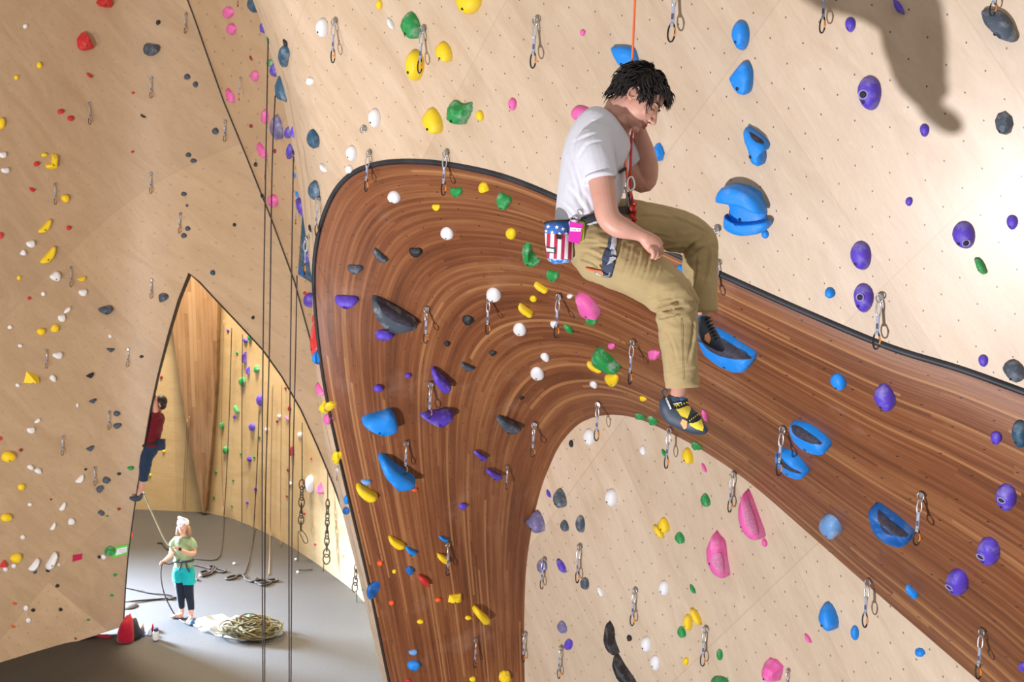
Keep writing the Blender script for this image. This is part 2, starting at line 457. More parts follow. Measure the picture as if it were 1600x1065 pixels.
for lp in o.data.loops: q = V[lp.vertex_index]; uvl.data[lp.index].uv = (q.y * 6, q.z * 6)

# ---- far left wall with the big arch
PB0 = on_floor(0, 1040); PB1 = on_floor(193, 978); PB2 = on_floor(640, 1062)
def leaning(a, b, deg):
    d = (b - a).normalized(); n = Vector((d.y, -d.x, 0))
    if n.dot(CAM - a) < 0: n = -n
    n.normalize(); return (n * cos(radians(deg)) - Vector((0, 0, 1)) * sin(radians(deg))).normalized()
NA = leaning(PB0, PB1, 5.0); NB = leaning(PB1, PB2, 3.0)
def left_inv(x, y):
    r = ray(x, y)
    da = (PB1 - CAM).dot(NA) / r.dot(NA); db = (PB1 - CAM).dot(NB) / r.dot(NB)
    ia, ib = 1 / da, 1 / db
    k = 0.0022
    return k * math.log(math.exp(min(ia / k, 300)) + math.exp(min(ib / k, 300))) - k * 0.25 if abs(ia - ib) < 0.02 else max(ia, ib)
SEAM = [(262,-150),(275,-60),(293,0),(306,35),(325,90),(350,160),(385,245),(425,345),(460,440),(490,550),(510,640),(530,720),(552,800),(580,900)]
ARCH = [(193,978),(196,920),(200,870),(207,815),(215,760),(224,705),(235,640),(247,585),(262,525),(278,470),(295,427),(312,441),(335,466),(370,503),(410,546),
        (440,588),(470,640),(495,695),(520,755),(545,825),(565,885),(590,955),(615,1035)]
ARCHs = ARCH[:10] + [(p[0], p[1]) for p in crom(ARCH[10:], 2)]
ARCHs = ARCH
def seam_x(y):
    for a, b in zip(SEAM, SEAM[1:]):
        if a[1] <= y <= b[1]: return a[0] + (b[0] - a[0]) * (y - a[1]) / (b[1] - a[1])
    return SEAM[-1][0]
poly_left = [(-160, -150), (262, -150)] + SEAM[1:] + [(640, 1050)] + ARCHs[::-1] + [(96, 1009.5), (0, 1040), (-160, 1090)]
bp = at(230, 300, 1 / left_inv(230, 300))
uv_left = lattice_uv(120, 400, (15, 17), (16, -15), left_inv)
region('wall_left', poly_left, left_inv, M_PLY_LEFT, 20, uv_left, 0.12, M_SEAM)
def mid_inv(x, y):
    s = max(0, x - seam_x(y)); return 1 / (1 / left_inv(x, y) - 0.15 - 0.020 * s)
poly_mid = SEAM[:12] + [(590, 720), (560, 450), (530, 250), (480, 0), (440, -150)]
uv_mid = lattice_uv(400, 250, (14, 20), (16, -15), mid_inv)
region('wall_middle', poly_mid, mid_inv, M_PLY_MID, 20, uv_mid, 0.10, M_SEAM)
bm = bmesh.new(); add_tube(bm, [at(x, y, 1 / mid_inv(x + 1, y) - 0.02) for x, y in SEAM[:12]], 0.010, 6)
struct(bm_obj('trim_3', bm, M_SEAM))
bm = bmesh.new(); add_tube(bm, [at(x, y, 1 / left_inv(x, y) - 0.01) for x, y in ARCHs[:22]], 0.012, 6)
struct(bm_obj('trim_4', bm, M_SEAM))

# ---- floor
V = [(-30, -12, 0), (12, -12, 0), (12, 34, 0), (-30, 34, 0)]
o = struct(mesh_obj('floor', V + [(x, y, -0.3) for x, y, z in V], [(0, 1, 2, 3), (7, 6, 5, 4), (0, 4, 5, 1), (1, 5, 6, 2), (2, 6, 7, 3), (3, 7, 4, 0)], M_FLOOR, smooth=False))
TARGETS.append(([Vector(v) for v in V], [(0, 1, 2, 3)]))

# ---- walls beyond the arch
BK = [(60, 788), (205, 795), (318, 800)]
BR = [(318, 800), (360, 809), (400, 825), (440, 845), (480, 870), (520, 898), (560, 930), (605, 985), (650, 1050)]
def sheet(name, base, mat, h, lean, uvs, dens=4, back=0.1):
    B = [on_floor(x, y) for x, y in base]
    if dens > 1: B = [Vector(p) for p in crom([tuple(b) for b in B], dens)]
    V = []; UV = []; s = 0; rows = 12
    for i, b in enumerate(B):
        if i: s += (b - B[i - 1]).length
        d = (B[min(i + 1, len(B) - 1)] - B[max(i - 1, 0)]).normalized(); n = Vector((d.y, -d.x, 0))
        if n.dot(CAM - b) < 0: n = -n
        for k in range(rows + 1):
            z = h * k / rows; V.append(b + Vector((0, 0, z)) + n * (z * tan(radians(lean)))); UV.append((s * uvs, z * uvs + 0.3))
    F = []
    for i in range(len(B) - 1):
        for k in range(rows):
            a = i * (rows + 1) + k; F.append((a, a + rows + 1, a + rows + 2, a + 1))
    nrm = (V[F[0][1]] - V[F[0][0]]).cross(V[F[0][2]] - V[F[0][0]])
    if nrm.dot(V[0] - CAM) > 0: F = [f[::-1] for f in F]
    TARGETS.append((V, F)); m = len(V)
    VB = [v + Vector((0.02, 1, 0)) * back for v in V]
    o = mesh_obj(name, V + VB, F + [tuple(i + m for i in f[::-1]) for f in F], mat)
    uvl = o.data.uv_layers.new(name='UVMap')
    for lp in o.data.loops: uvl.data[lp.index].uv = UV[lp.vertex_index % m]
    return struct(o)
sheet('wall_back', BK, M_PLY_BACK, 12, 4, 3.0, 1)
sheet('wall_back_right', BR, M_PLY_BACK, 12, 1.5, 3.0, 4)
backp = on_floor(318, 800); nb = leaning(on_floor(205, 795), on_floor(318, 800), 4)
def wedge_inv(x, y):
    r = ray(x, y); return 1 / ((backp - CAM).dot(nb) / r.dot(nb) - 0.30)
WED = [(200,380),(262,480),(268,506),(273,540),(280,590),(292,665),(306,740),(317,800),(319,802),(321,794),(327,730),(332,667),(338,590),(339,511),(340,468),(342,380)]
def wedge_uv(q):
    return (q.z * 0.9, q.x * 11.0 + q.z * 0.25)
region('wall_back_hardwood', WED, wedge_inv, M_STRIP_FAR, 16, wedge_uv, 0.25)

# ------------------------------------------------------------------ placement on the built surfaces
_v = []; _f = []
for V, F in TARGETS:
    k = len(_v); _v += V; _f += [tuple(i + k for i in f) for f in F]
BVH = BVHTree.FromPolygons(_v, _f)
def hit(x, y):
    r = ray(x, y).normalized()
    p, n, i, d = BVH.ray_cast(CAM, r, 100)
    if p is None: raise ValueError((x, y))
    if n.dot(r) > 0: n = -n
    return p, n

# ------------------------------------------------------------------ climbing holds
def hold_mat(name, col, rough=0.5, chalk=0.35):
    t = NT(name); b = t.b; tc = t.n('ShaderNodeTexCoord')
    n1 = t.n('ShaderNodeTexNoise', i_Scale=9.0, i_Detail=5.0, i_Roughness=0.7); t.l(tc.outputs['Object'], n1.inputs['Vector'])
    c = t.mix(t.ramp(n1.outputs[0], [(0.50, 0.0), (0.72, chalk)]), col, (0.72, 0.72, 0.76))
    t.l(c, b.inputs['Base Color']); b.inputs['Roughness'].default_value = rough; b.inputs['Specular IOR Level'].default_value = 0.35
    n2 = t.n('ShaderNodeTexNoise', i_Scale=260.0, i_Detail=2.0); t.l(tc.outputs['Object'], n2.inputs['Vector'])
    bp = t.n('ShaderNodeBump', i_Strength=0.35, i_Distance=0.002); t.l(n2.outputs[0], bp.inputs['Height']); t.l(bp.outputs[0], b.inputs['Normal'])
    return t.m
HM = {
 'white': hold_mat('resin_white', (0.80, 0.80, 0.82), chalk=0.1), 'red': hold_mat('resin_red', (0.56, 0.028, 0.028), chalk=0.18),
 'orange': hold_mat('resin_orange', (0.80, 0.11, 0.02), chalk=0.05), 'yellow': hold_mat('resin_yellow', (0.86, 0.60, 0.015), chalk=0.12),
 'green': hold_mat('resin_green', (0.020, 0.28, 0.065), chalk=0.50), 'blue': hold_mat('resin_blue', (0.012, 0.25, 0.80), chalk=0.12),
 'deep blue': hold_mat('resin_deep_blue', (0.012, 0.12, 0.42), chalk=0.15),
 'purple': hold_mat('resin_purple', (0.105, 0.055, 0.52), chalk=0.30), 'pink': hold_mat('resin_pink', (0.80, 0.13, 0.42), chalk=0.30),
 'black': hold_mat('resin_black', (0.020, 0.020, 0.024), chalk=0.12), 'grey': hold_mat('resin_grey', (0.065, 0.085, 0.115), chalk=0.42),
 'grey-purple': hold_mat('resin_grey_purple', (0.16, 0.14, 0.30), chalk=0.45), 'light blue': hold_mat('resin_light_blue', (0.16, 0.34, 0.66), chalk=0.5),
 'slate blue': hold_mat('resin_slate', (0.025, 0.085, 0.15), chalk=0.25), 'dark red': hold_mat('resin_dark_red', (0.28, 0.02, 0.03), chalk=0.05),
}
M_BOLT = simple('bolt_steel', (0.05, 0.05, 0.055), 0.4, 0.8)
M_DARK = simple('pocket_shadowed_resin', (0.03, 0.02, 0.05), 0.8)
M_RIM = simple('chalked_rim', (0.30, 0.27, 0.56), 0.8, var=0.25, vscale=30)

def circ(n, f): return [f(2 * pi * k / n) for k in range(n)]
def outline(shape, seed):
    R = random.Random(seed)
    if shape == 'round': return circ(18, lambda a: (cos(a), sin(a)))
    if shape == 'egg': return circ(20, lambda a: ((1 + 0.16 * sin(a)) * cos(a) * 0.92, sin(a)))
    if shape == 'knob':
        ph = [R.uniform(0, 6.28) for _ in range(3)]
        return circ(16, lambda a: tuple((0.92 + 0.07 * sin(2 * a + ph[0]) + 0.05 * sin(3 * a + ph[1])) * v for v in (cos(a), sin(a))))
    if shape == 'rock':
        ph = [R.uniform(0, 6.28) for _ in range(3)]; n = 9
        return [tuple((0.9 + 0.16 * R.uniform(-1, 1)) * v for v in (cos(2 * pi * k / n + ph[0]), sin(2 * pi * k / n + ph[0]))) for k in range(n)]
    if shape == 'tear': return circ(22, lambda a: (cos(a) * (0.62 + 0.38 * (-sin(a) * 0.9 + 0.1)) if sin(a) > 0 else cos(a) * 0.95, sin(a)))
    if shape == 'shell': return [(-1, .15), (-.8, .55), (-.45, .85), (0, 1), (.4, .8), (.75, .4), (.95, -.1), (1, -.55), (.85, -.9), (.5, -1), (.1, -.85), (-.35, -.6), (-.75, -.25)]
    if shape == 'moon': return [(-1, .95), (-.98, .4), (-.85, -.1), (-.6, -.5), (-.2, -.83), (.25, -1), (.7, -.98), (1, -.8), (.8, -.5), (.45, -.12), (0, .3), (-.45, .65), (-.8, .93)]
    if shape == 'shelf': return [(-1, .25), (-.9, .6), (-.5, .75), (0, .8), (.5, .95), (.85, .75), (1, .2), (.9, -.3), (.6, -.75), (.1, -.95), (-.45, -.85), (-.85, -.35)]
    if shape == 'banana': return [(-1, .9), (-1, .5), (-.8, 0), (-.45, -.45), (0, -.8), (.5, -1), (.95, -1), (1, -.75), (.7, -.5), (.35, -.2), (0, .15), (-.35, .5), (-.7, .85)]
    if shape == 'bar': return [(-1, .7), (-.8, 1), (-.45, .75), (.2, .15), (.85, -.4), (1, -.75), (.8, -1), (.45, -.85), (-.2, -.35), (-.85, .2)]
    if shape == 'tri': return [(-.9, -.75), (-.95, -.5), (-.1, .9), (.15, .95), (.95, -.6), (.85, -.8)]
    if shape == 'quad': return [(-1, -.8), (-.85, .85), (.8, 1), (1, -.85)]
    if shape == 'leaf': return [(-.9, .95), (-.2, .72), (.35, .3), (.75, -.25), (.95, -.9), (.3, -.75), (-.3, -.35), (-.75, .2)]
    raise KeyError(shape)
# ring profiles: (outline scale, height fraction)
PROF = {'dome': [(1, 0), (1.0, .14), (.94, .42), (.82, .68), (.62, .88), (.36, .98)],
        'flat': [(1, 0), (1.0, .35), (.95, .62), (.86, .80), (.60, .92), (.30, .97)],
        'cone': [(1, 0), (.97, .12), (.74, .48), (.48, .78), (.26, .93)],
        'facet': [(1, 0), (.95, .25), (.62, .80), (.30, .97)],
        'pyr': [(1, 0), (.5, .55)],
        'lip': [(1, 0), (1.02, .5), (.97, .85), (.88, 1.0), (.76, .90), (.60, .62), (.35, .50)]}
HOLDS = []
def dims(c):
    m = max(c[2], c[3])
    return 'tiny' if m <= 8 else 'small' if m <= 15 else 'medium-sized' if m <= 28 else 'large' if m <= 48 else 'huge'
def make_hold(x, y, w, h, colour, shape, area_key, rot=0, prof='dome', hf=0.42, shift=(0, 0), pts=None, pocket=None, bolt=True, word=None, label=None, name='climbing_hold', smooth=None):
    P, n = hit(x, y)
    seed = int(x * 7 + y * 13)
    if pts is None:
        c, s = cos(radians(rot)), sin(radians(rot))
        O = outline(shape, seed)
        mx = max(abs(a * c - b * s) for a, b in O); my = max(abs(a * s + b * c) for a, b in O)
        O = [((a * c - b * s) / mx * w / 2, (a * s + b * c) / my * h / 2) for a, b in O]
        if len(O) > 8 or prof in ('dome', 'flat', 'lip'):
            pass
    else:
        O = [(a - x, y - b) for a, b in pts]
    # base outline on the tangent plane of the wall
    T = (UP - n * UP.dot(n)).normalized(); B = T.cross(n).normalized()
    base = []
    lim = 0.26
    nn = n
    if abs(ray(x, y).normalized().dot(n)) < lim:     # grazing view: keep proportions of a real hold
        v = ray(x, y).normalized(); nn = (n - v * 0.5).normalized(); T = (UP - nn * UP.dot(nn)).normalized(); B = T.cross(nn).normalized()
    # the body stands out along the normal: draw the foot back so that the whole hold fills its seen outline
    H0 = 0.5 * (w + h) / FPX * proj(P)[2] * hf
    qx, qy, _ = proj(P + nn * H0); ox, oy = qx - x, -(qy - y); om = hypot(ox, oy); ext = 0.5 * (w + h)
    if om > 0.6:
        ux, uy = ox / om, oy / om; k = max(0.55, 1 - 0.55 * om / ext); O2 = []
        for a, b in O:
            d = a * ux + b * uy; O2.append((a + ux * (d * (k - 1) - om * .42), b + uy * (d * (k - 1) - om * .42)))
        O = O2
    for a, b in O:
        q = hit_plane(x + a, y - b, P, nn) - P; base.append((q.dot(B), q.dot(T)))
    sgn = sum(base[i][0] * base[(i + 1) % len(base)][1] - base[(i + 1) % len(base)][0] * base[i][1] for i in range(len(base)))
    if sgn < 0: base = base[::-1]
    size = P_size = 0.5 * (w + h) / FPX * proj(P)[2]
    H = size * hf
    cx = sum(p[0] for p in base) / len(base); cy = sum(p[1] for p in base) / len(base)
    bz = []
    for a, b in base:
        l, _n, _i, _d = BVH.ray_cast(P + B * a + T * b + nn * 0.22, -nn, 0.5)
        z = (l - P).dot(nn) if l is not None else 0.0
        bz.append(z if abs(z) < 0.14 else 0.0)
    bm = bmesh.new(); rings = []
    ax = shift[0] * size * 0.5; ay = shift[1] * size * 0.5
    rs = random.Random(seed)
    for sc, hh in PROF[prof]:
        k = (1 - sc); wob = 0.0 if prof == 'pyr' else 0.05
        ring = []
        for i, (a, b) in enumerate(base):
            j = 1 + (rs.uniform(-wob, wob) if prof == 'facet' else wob * 0.6 * sin(i * 1.7 + seed) * hh)
            ring.append(bm.verts.new((cx + (a - cx) * sc * j + ax * k * 1.0, cy + (b - cy) * sc * j + ay * k, bz[i] * (1 - hh) + 0.0015 + H * hh)))
        rings.append(ring)
    m = len(base)
    for r1, r2 in zip(rings, rings[1:]):
        for i in range(m): bm.faces.new((r1[i], r1[(i + 1) % m], r2[(i + 1) % m], r2[i]))
    top = bm.verts.new((cx + ax * 1.0, cy + ay, H if prof != 'lip' else H * 0.5))
    if prof == 'pyr': top.co.z = H
    for i in range(m): bm.faces.new((rings[-1][i], rings[-1][(i + 1) % m], top))
    if smooth is None: smooth = prof not in ('facet', 'pyr')
    nm = name
    o = bm_obj(nm, bm, HM[colour], smooth=smooth)
    M = Matrix(((B.x, T.x, nn.x, P.x), (B.y, T.y, nn.y, P.y), (B.z, T.z, nn.z, P.z), (0, 0, 0, 1)))
    o.matrix_world = M
    def surf_z(px, py):
        # height of the body at local px,py by ray cast on its own mesh
        bt = BVHTree.FromPolygons([v.co for v in o.data.vertices], [tuple(p.vertices) for p in o.data.polygons])
        l, nn_, i_, d_ = bt.ray_cast(Vector((px, py, 5)), Vector((0, 0, -1)))
        return (l.z, nn_) if l else (H * 0.5, Vector((0, 0, 1)))
    if max(w, h) >= 20 and bolt:
        bx, by = cx - 0.22 * size * 0.5 + ax * .4, cy - 0.18 * size + ay * .2
        z, q = surf_z(bx, by); bb = bmesh.new(); r = min(0.011, size * 0.06)
        add_tube(bb, [Vector((0, 0, -r)), Vector((0, 0, 0.002))], r, 10)
        c = bm_obj('bolt', bb, M_BOLT, o); c.matrix_parent_inverse = Matrix.Identity(4)
        c.matrix_local = Matrix.Translation((bx, by, z)) @ q.to_track_quat('Z', 'Y').to_matrix().to_4x4()
    if pocket:
        bx, by = cx + pocket[0] * size * 0.5, cy + pocket[1] * size * 0.5; r = size * (pocket[2] if len(pocket) > 2 else 0.13)
        z, q = surf_z(bx, by); RM = Matrix.Translation((bx, by, z)) @ q.to_track_quat('Z', 'Y').to_matrix().to_4x4()
        bb = bmesh.new(); add_tube(bb, [Vector((r * 1.2 * cos(a), r * 1.2 * sin(a), 0.0)) for a in [2 * pi * k / 18 for k in range(18)]], r * 0.24, 8, True)
        c = bm_obj('pocket_rim', bb, M_RIM, o); c.matrix_local = RM; c['label'] = 'chalk-whitened rim of the finger pocket'
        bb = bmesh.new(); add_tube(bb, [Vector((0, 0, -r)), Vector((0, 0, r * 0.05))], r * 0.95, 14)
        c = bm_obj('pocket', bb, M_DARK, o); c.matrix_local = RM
    HOLDS.append(dict(o=o, x=x, y=y, w=w, h=h, colour=colour, area=area_key, word=word or WORD.get(shape, 'hold'), label=label, kind='hold'))
    return o
WORD = {'round': 'round knob', 'egg': 'egg-shaped hold', 'knob': 'knob', 'rock': 'angular hold', 'tear': 'teardrop hold', 'shell': 'shell-shaped hold',
        'moon': 'half-moon hold', 'shelf': 'shelf hold', 'banana': 'curved hold', 'bar': 'bar-shaped hold', 'tri': 'pyramid hold', 'quad': 'block hold', 'leaf': 'leaf-shaped hold'}
# columns: x y w h colour shape [rot] [height fraction] [profile]
AREAS = {'L': 'left wall', 'M': 'wall beside the seam', 'E': 'edge beside the band', 'U': 'upper wall', 'B': 'wood band', 'F': 'lower wall', 'K': 'back wall'}
TAB = {
'L': '''40 41 8 8 white knob|134 65 30 29 red rock 0 .5 pts:120,61;134,49;142,57;150,73;146,77;126,78|166 3 33 20 red rock 0 .5|247 35 8 8 black knob|235 77 31 20 grey shelf -25 .5
62 102 9 11 yellow knob|26 121 8 8 yellow knob|141 117 12 8 red moon 10|292 120 11 10 grey egg 70|305 132 9 10 grey egg 20|208 145 5 4 red knob|96 174 12 9 red rock|111 185 12 9 red rock
224 181 9 6 black moon|336 205 12 11 grey egg 45|2 193 15 19 yellow knob|5 242 13 10 white shelf|9 266 15 9 white shelf|70 242 11 7 yellow knob|84 252 19 23 yellow rock 0 .5 pts:83,241;92,242;92,254;90,264;74,262;73,257;82,253
58 256 11 8 red knob|207 237 6 4 red knob|294 242 10 8 grey egg 60|302 251 11 7 grey egg 80|51 295 11 9 red moon 30|103 310 15 13 yellow knob|70 353 22 20 yellow banana 90 .35|108 356 9 7 red knob|2 368 7 11 red knob
49 381 16 12 white shelf 10|37 395 11 10 white shelf 50|75 398 26 26 yellow banana 90 .3|30 434 7 8 yellow knob|88 432 20 16 white shelf 30|128 434 15 9 yellow moon 60|130 457 15 11 white shelf|68 459 7 7 white round|46 466 7 6 red rock
287 303 10 7 grey egg 80|292 321 5 5 grey knob|293 357 9 8 grey egg 80|287 368 10 8 grey egg 80|106 484 12 10 white leaf 90|97 497 13 12 white shelf|166 484 25 14 grey shelf 10 .5|254 465 19 15 grey shell 60
65 518 14 12 yellow knob|87 513 15 13 yellow rock|16 511 8 7 white knob|172 525 6 6 white round|32 540 8 6 white knob|91 555 18 11 white shelf 10|173 545 14 8 grey moon 40|221 557 7 5 black knob
141 585 13 10 black moon 60|53 591 30 21 yellow tri 0 .55 pyr pts:42,580;38,598;68,601;64,588|83 591 11 12 white shell|28 602 8 7 white rock|145 625 13 8 grey moon 60|121 633 4 7 white knob|182 646 12 9 grey shell 45|183 665 14 9 grey shell 70
59 657 10 8 white leaf 90|49 672 14 10 white shelf|1 685 6 8 red rock|141 699 13 10 grey moon 60|15 714 24 18 yellow egg 80 .5|33 703 7 6 dark*red rock|204 731 11 7 green shelf 10|48 730 12 9 white shell|60 736 13 10 white shell
125 747 14 13 white moon 80|134 733 5 4 black knob|186 740 7 5 black knob|166 750 14 11 grey shell 40|156 764 12 12 grey shell 80|34 761 12 11 yellow round|80 780 4 4 dark*red knob|47 788 7 6 white round
98 791 11 13 white bar 90|158 801 11 9 grey shell|168 806 6 3 green knob|186 795 6 5 dark*red knob|11 809 19 14 yellow egg 80 .5|83 822 9 12 white bar 90|112 815 12 12 white egg -45|36 839 8 7 white round|26 872 19 16 yellow knob 0 .55
7 881 15 12 red tri|9 889 8 8 white round|22 884 8 8 white round|54 882 18 19 white bar 90|55 893 6 7 grey round|81 876 17 27 white bar 75|75 891 7 6 black knob|92 882 5 5 white round|172 861 18 17 green rock 0 .6|162 870 8 9 white round
155 870 5 6 black knob|180 898 7 5 green knob|175 930 6 5 green knob|138 968 6 4 green knob|90 915 7 6 black knob|95 952 7 6 black knob|52 953 7 6 black knob|23 942 8 6 orange moon 20|21 978 8 6 orange moon 20|41 950 8 9 white round|45 969 8 8 white round
366 351 6 6 black round|332 426 9 9 slate*blue egg 40|395 496 6 6 black knob|446 606 4 4 dark*red knob|118 997 4 4 dark*red knob|205 834 6 12 red rock''',
'M': '''355 20 18 19 pink egg -20|360 46 16 18 pink egg -20|392 91 5 8 dark*red leaf|397 119 12 17 pink egg|359 149 12 23 pink bar 30|392 197 6 6 dark*red knob|413 183 10 24 pink egg|409 235 16 23 pink bar 10|399 257 6 8 black knob
410 307 7 9 black leaf|425 314 17 20 pink round|429 236 5 7 dark*red knob|499 608 13 20 pink bar|506 636 19 22 yellow rock 0 .6|511 655 13 17 pink round|525 715 12 23 yellow egg|541 781 8 15 blue egg|540 798 11 12 deep*blue round|578 925 8 26 deep*blue egg
476 458 6 6 red knob|482 469 18 23 purple round|491 498 7 17 red quad|493 537 17 66 red egg 0 .25|497 557 14 26 blue rock 0 .9|457 745 3 3 red knob''',
'E': '''395 6 23 27 slate*blue shell|411 43 14 24 purple rock|419 63 5 12 green leaf|421 99 11 12 green round|427 110 15 22 purple rock|440 139 26 37 slate*blue rock 0 .5 pts:429,124;441,120;453,156;436,157;429,146|430 199 20 39 grey-purple shell
449 208 13 20 purple rock|457 206 11 20 purple tri 90|452 236 15 28 purple tri 30|459 238 5 9 black leaf|459 274 5 8 blue knob|464 304 5 10 blue leaf|472 325 18 30 purple leaf|471 388 28 107 slate*blue quad 0 .18 pyr pts:470,335;459,430;486,445;480,384
485 357 7 13 black leaf|480 402 14 18 purple round|473 421 12 26 deep*blue egg 20|489 297 18 30 slate*blue shell''',
'U': '''446 68 9 13 black leaf|443 89 17 35 slate*blue egg 10|502 44 19 31 white egg 15|483 127 12 13 white round|487 217 23 29 slate*blue shell|504 262 10 14 white leaf|548 240 17 25 white egg 10|545 265 12 14 white knob|584 185 19 31 white egg 15
592 8 10 16 yellow egg 10|610 37 12 19 white leaf|639 40 34 42 green shell 0 .5|691 81 29 32 yellow shell 0 .45|646 103 29 49 yellow egg -10 .5|730 4 42 38 yellow egg 0 .45|673 189 34 41 yellow shell 0 .45|714 175 46 42 green rock 0 .5 pts:692,172;697,163;707,158;722,163;736,160;737,168;734,178;728,187;722,196;707,195;696,190;691,184
749 181 13 17 yellow knob|800 163 13 20 pink egg|910 51 9 11 pink knob|975 87 44 31 blue shell 0 .5 pts:953,76;957,73;986,74;994,83;997,95;996,104;976,104;964,97|908 178 38 24 pink egg 90|1027 239 22 31 blue rock 0 .5|1156 56 29 47 blue egg 10 .5|1159 122 40 54 blue shell 0 .45 pts:1138,122;1150,107;1162,97;1170,99;1175,114;1174,133;1170,144;1161,148;1150,142;1143,132
1182 229 40 60 blue shell 0 .55 pts:1162,203;1166,199;1174,203;1190,214;1200,226;1198,234;1193,237;1193,249;1189,258;1180,257;1172,247;1170,232;1164,216|1328 39 17 24 purple egg|1357 147 39 54 purple egg 10 .5 p|1404 11 18 24 purple leaf|1444 204 15 21 purple egg|1561 38 58 52 grey shell 0 .45 pts:1532,20;1536,15;1546,15;1566,20;1580,35;1589,57;1587,65;1577,62;1556,48;1537,34
1567 195 32 42 grey rock 0 .45|1344 401 34 47 purple egg 20 .5|1296 458 17 17 blue round 0 .7|1348 467 31 47 purple egg 0 .5 q|1420 315 12 15 purple knob|1505 369 38 45 purple egg 30 .5 r|1581 348 18 24 purple egg|1532 416 19 26 green leaf 20
1536 564 16 20 purple egg 10|1583 579 36 34 grey shell 0 .55|1146 360 15 10 blue knob|1195 366 12 14 blue round''',
'B': '''554 420 26 13 grey shelf -10|540 470 40 17 purple shelf -12 .5|615 309 22 20 white egg 50|712 300 21 14 green shelf|754 294 19 17 yellow rock|785 315 27 25 green shelf -30 .55|681 324 14 9 yellow shelf|698 366 22 21 white egg 50 .35 k|798 366 18 18 yellow egg 30
826 400 27 38 green rock 0 .5 pts:815,388;822,381;828,384;830,397;834,404;842,410;838,417;826,419;817,414;813,403|594 399 22 23 grey bar|649 394 22 14 black shelf|617 490 71 52 grey moon 0 .45|731 501 20 17 black rock|771 462 25 23 white egg 50|833 467 12 10 yellow knob|821 485 23 20 yellow bar|812 516 22 22 white egg 50 .35 k
845 449 22 15 yellow bar|862 431 23 15 green shelf -20|955 435 14 10 pink knob|890 463 10 7 white knob|918 479 36 38 pink leaf 0 .5 pts:901,461;912,463;926,474;936,494;928,497;914,496;905,488|923 502 20 11 green shelf|865 507 12 11 white shelf|888 514 15 14 green leaf|955 541 12 10 pink knob
945 564 44 34 green leaf 0 .55 pts:924,557;932,548;945,556;959,570;967,580;953,577;935,571;926,566|929 573 24 14 yellow banana|955 594 24 18 yellow shelf|851 558 15 13 white shell|840 585 23 23 white egg 50 .35 k|927 601 13 10 white shell|1005 622 14 10 yellow knob|1021 555 22 16 pink rock
1000 650 19 13 green quad|1019 656 20 20 green rock|815 622 9 7 black rock|601 524 30 18 purple egg 80|699 537 12 9 black rock|770 552 13 9 black rock|731 572 22 13 grey bar|690 593 33 41 purple bar 0 .6|638 587 11 9 purple knob|592 607 16 13 purple egg 70
594 660 59 36 blue shelf 0 .5 pts:566,657;572,651;596,645;610,642;618,652;623,670;618,676;594,673;570,665|686 650 58 19 purple shelf 10 .6|796 662 41 26 grey bar 0 .5|622 735 59 55 blue banana 0 .55|752 711 23 16 purple bar|773 740 28 17 purple bar|572 753 17 9 light*blue knob|573 769 34 27 yellow bar 0 .5|648 765 10 7 orange knob
724 791 14 11 purple egg 90|620 847 27 21 yellow bar|643 860 20 14 blue bar|694 841 17 9 blue bar|594 880 10 9 orange knob|616 893 8 8 yellow rock|641 892 16 16 deep*blue rock|663 907 20 21 red leaf 0 .5|693 873 22 19 yellow leaf|612 942 9 9 orange knob|685 937 10 8 orange knob
712 935 23 14 yellow quad|657 971 11 7 yellow knob|732 965 11 7 yellow knob|753 960 29 30 yellow bar 0 .55|646 1019 15 9 light*blue knob|647 1040 21 16 blue round|790 1058 21 24 yellow rock|739 1061 11 9 yellow knob|638 1063 9 7 red knob
1063 427 20 26 blue knob|1132 540 90 58 blue moon 0 .42 pts:1088,521;1100,518;1122,524;1145,538;1163,549;1175,556;1176,565;1171,572;1158,573;1130,567;1107,557;1093,543|1308 596 26 24 blue shell 0 .5|1264 683 60 42 blue moon 0 .5 pts:1234,664;1246,664;1262,668;1278,679;1292,692;1293,703;1282,703;1258,698;1241,688;1235,676
1236 724 50 38 blue moon 0 .5 pts:1213,706;1226,706;1240,714;1252,727;1260,742;1248,743;1230,739;1217,729;1211,716|1088 696 22 15 green rock|1053 655 16 11 pink knob|1101 650 9 18 pink leaf|1380 621 34 40 purple shell 0 .55|1556 685 18 22 purple egg|1593 680 26 47 slate*blue egg 10 .5|1571 779 33 44 purple egg 15 .5 q
1294 822 36 33 light*blue shell 0 .6|1394 818 62 54 deep*blue moon 0 .5 lip|1543 864 37 46 purple egg 25 .5 s|1494 912 36 43 purple egg 30 .5 s|1424 924 18 21 blue bar|1597 1042 14 15 purple round''',
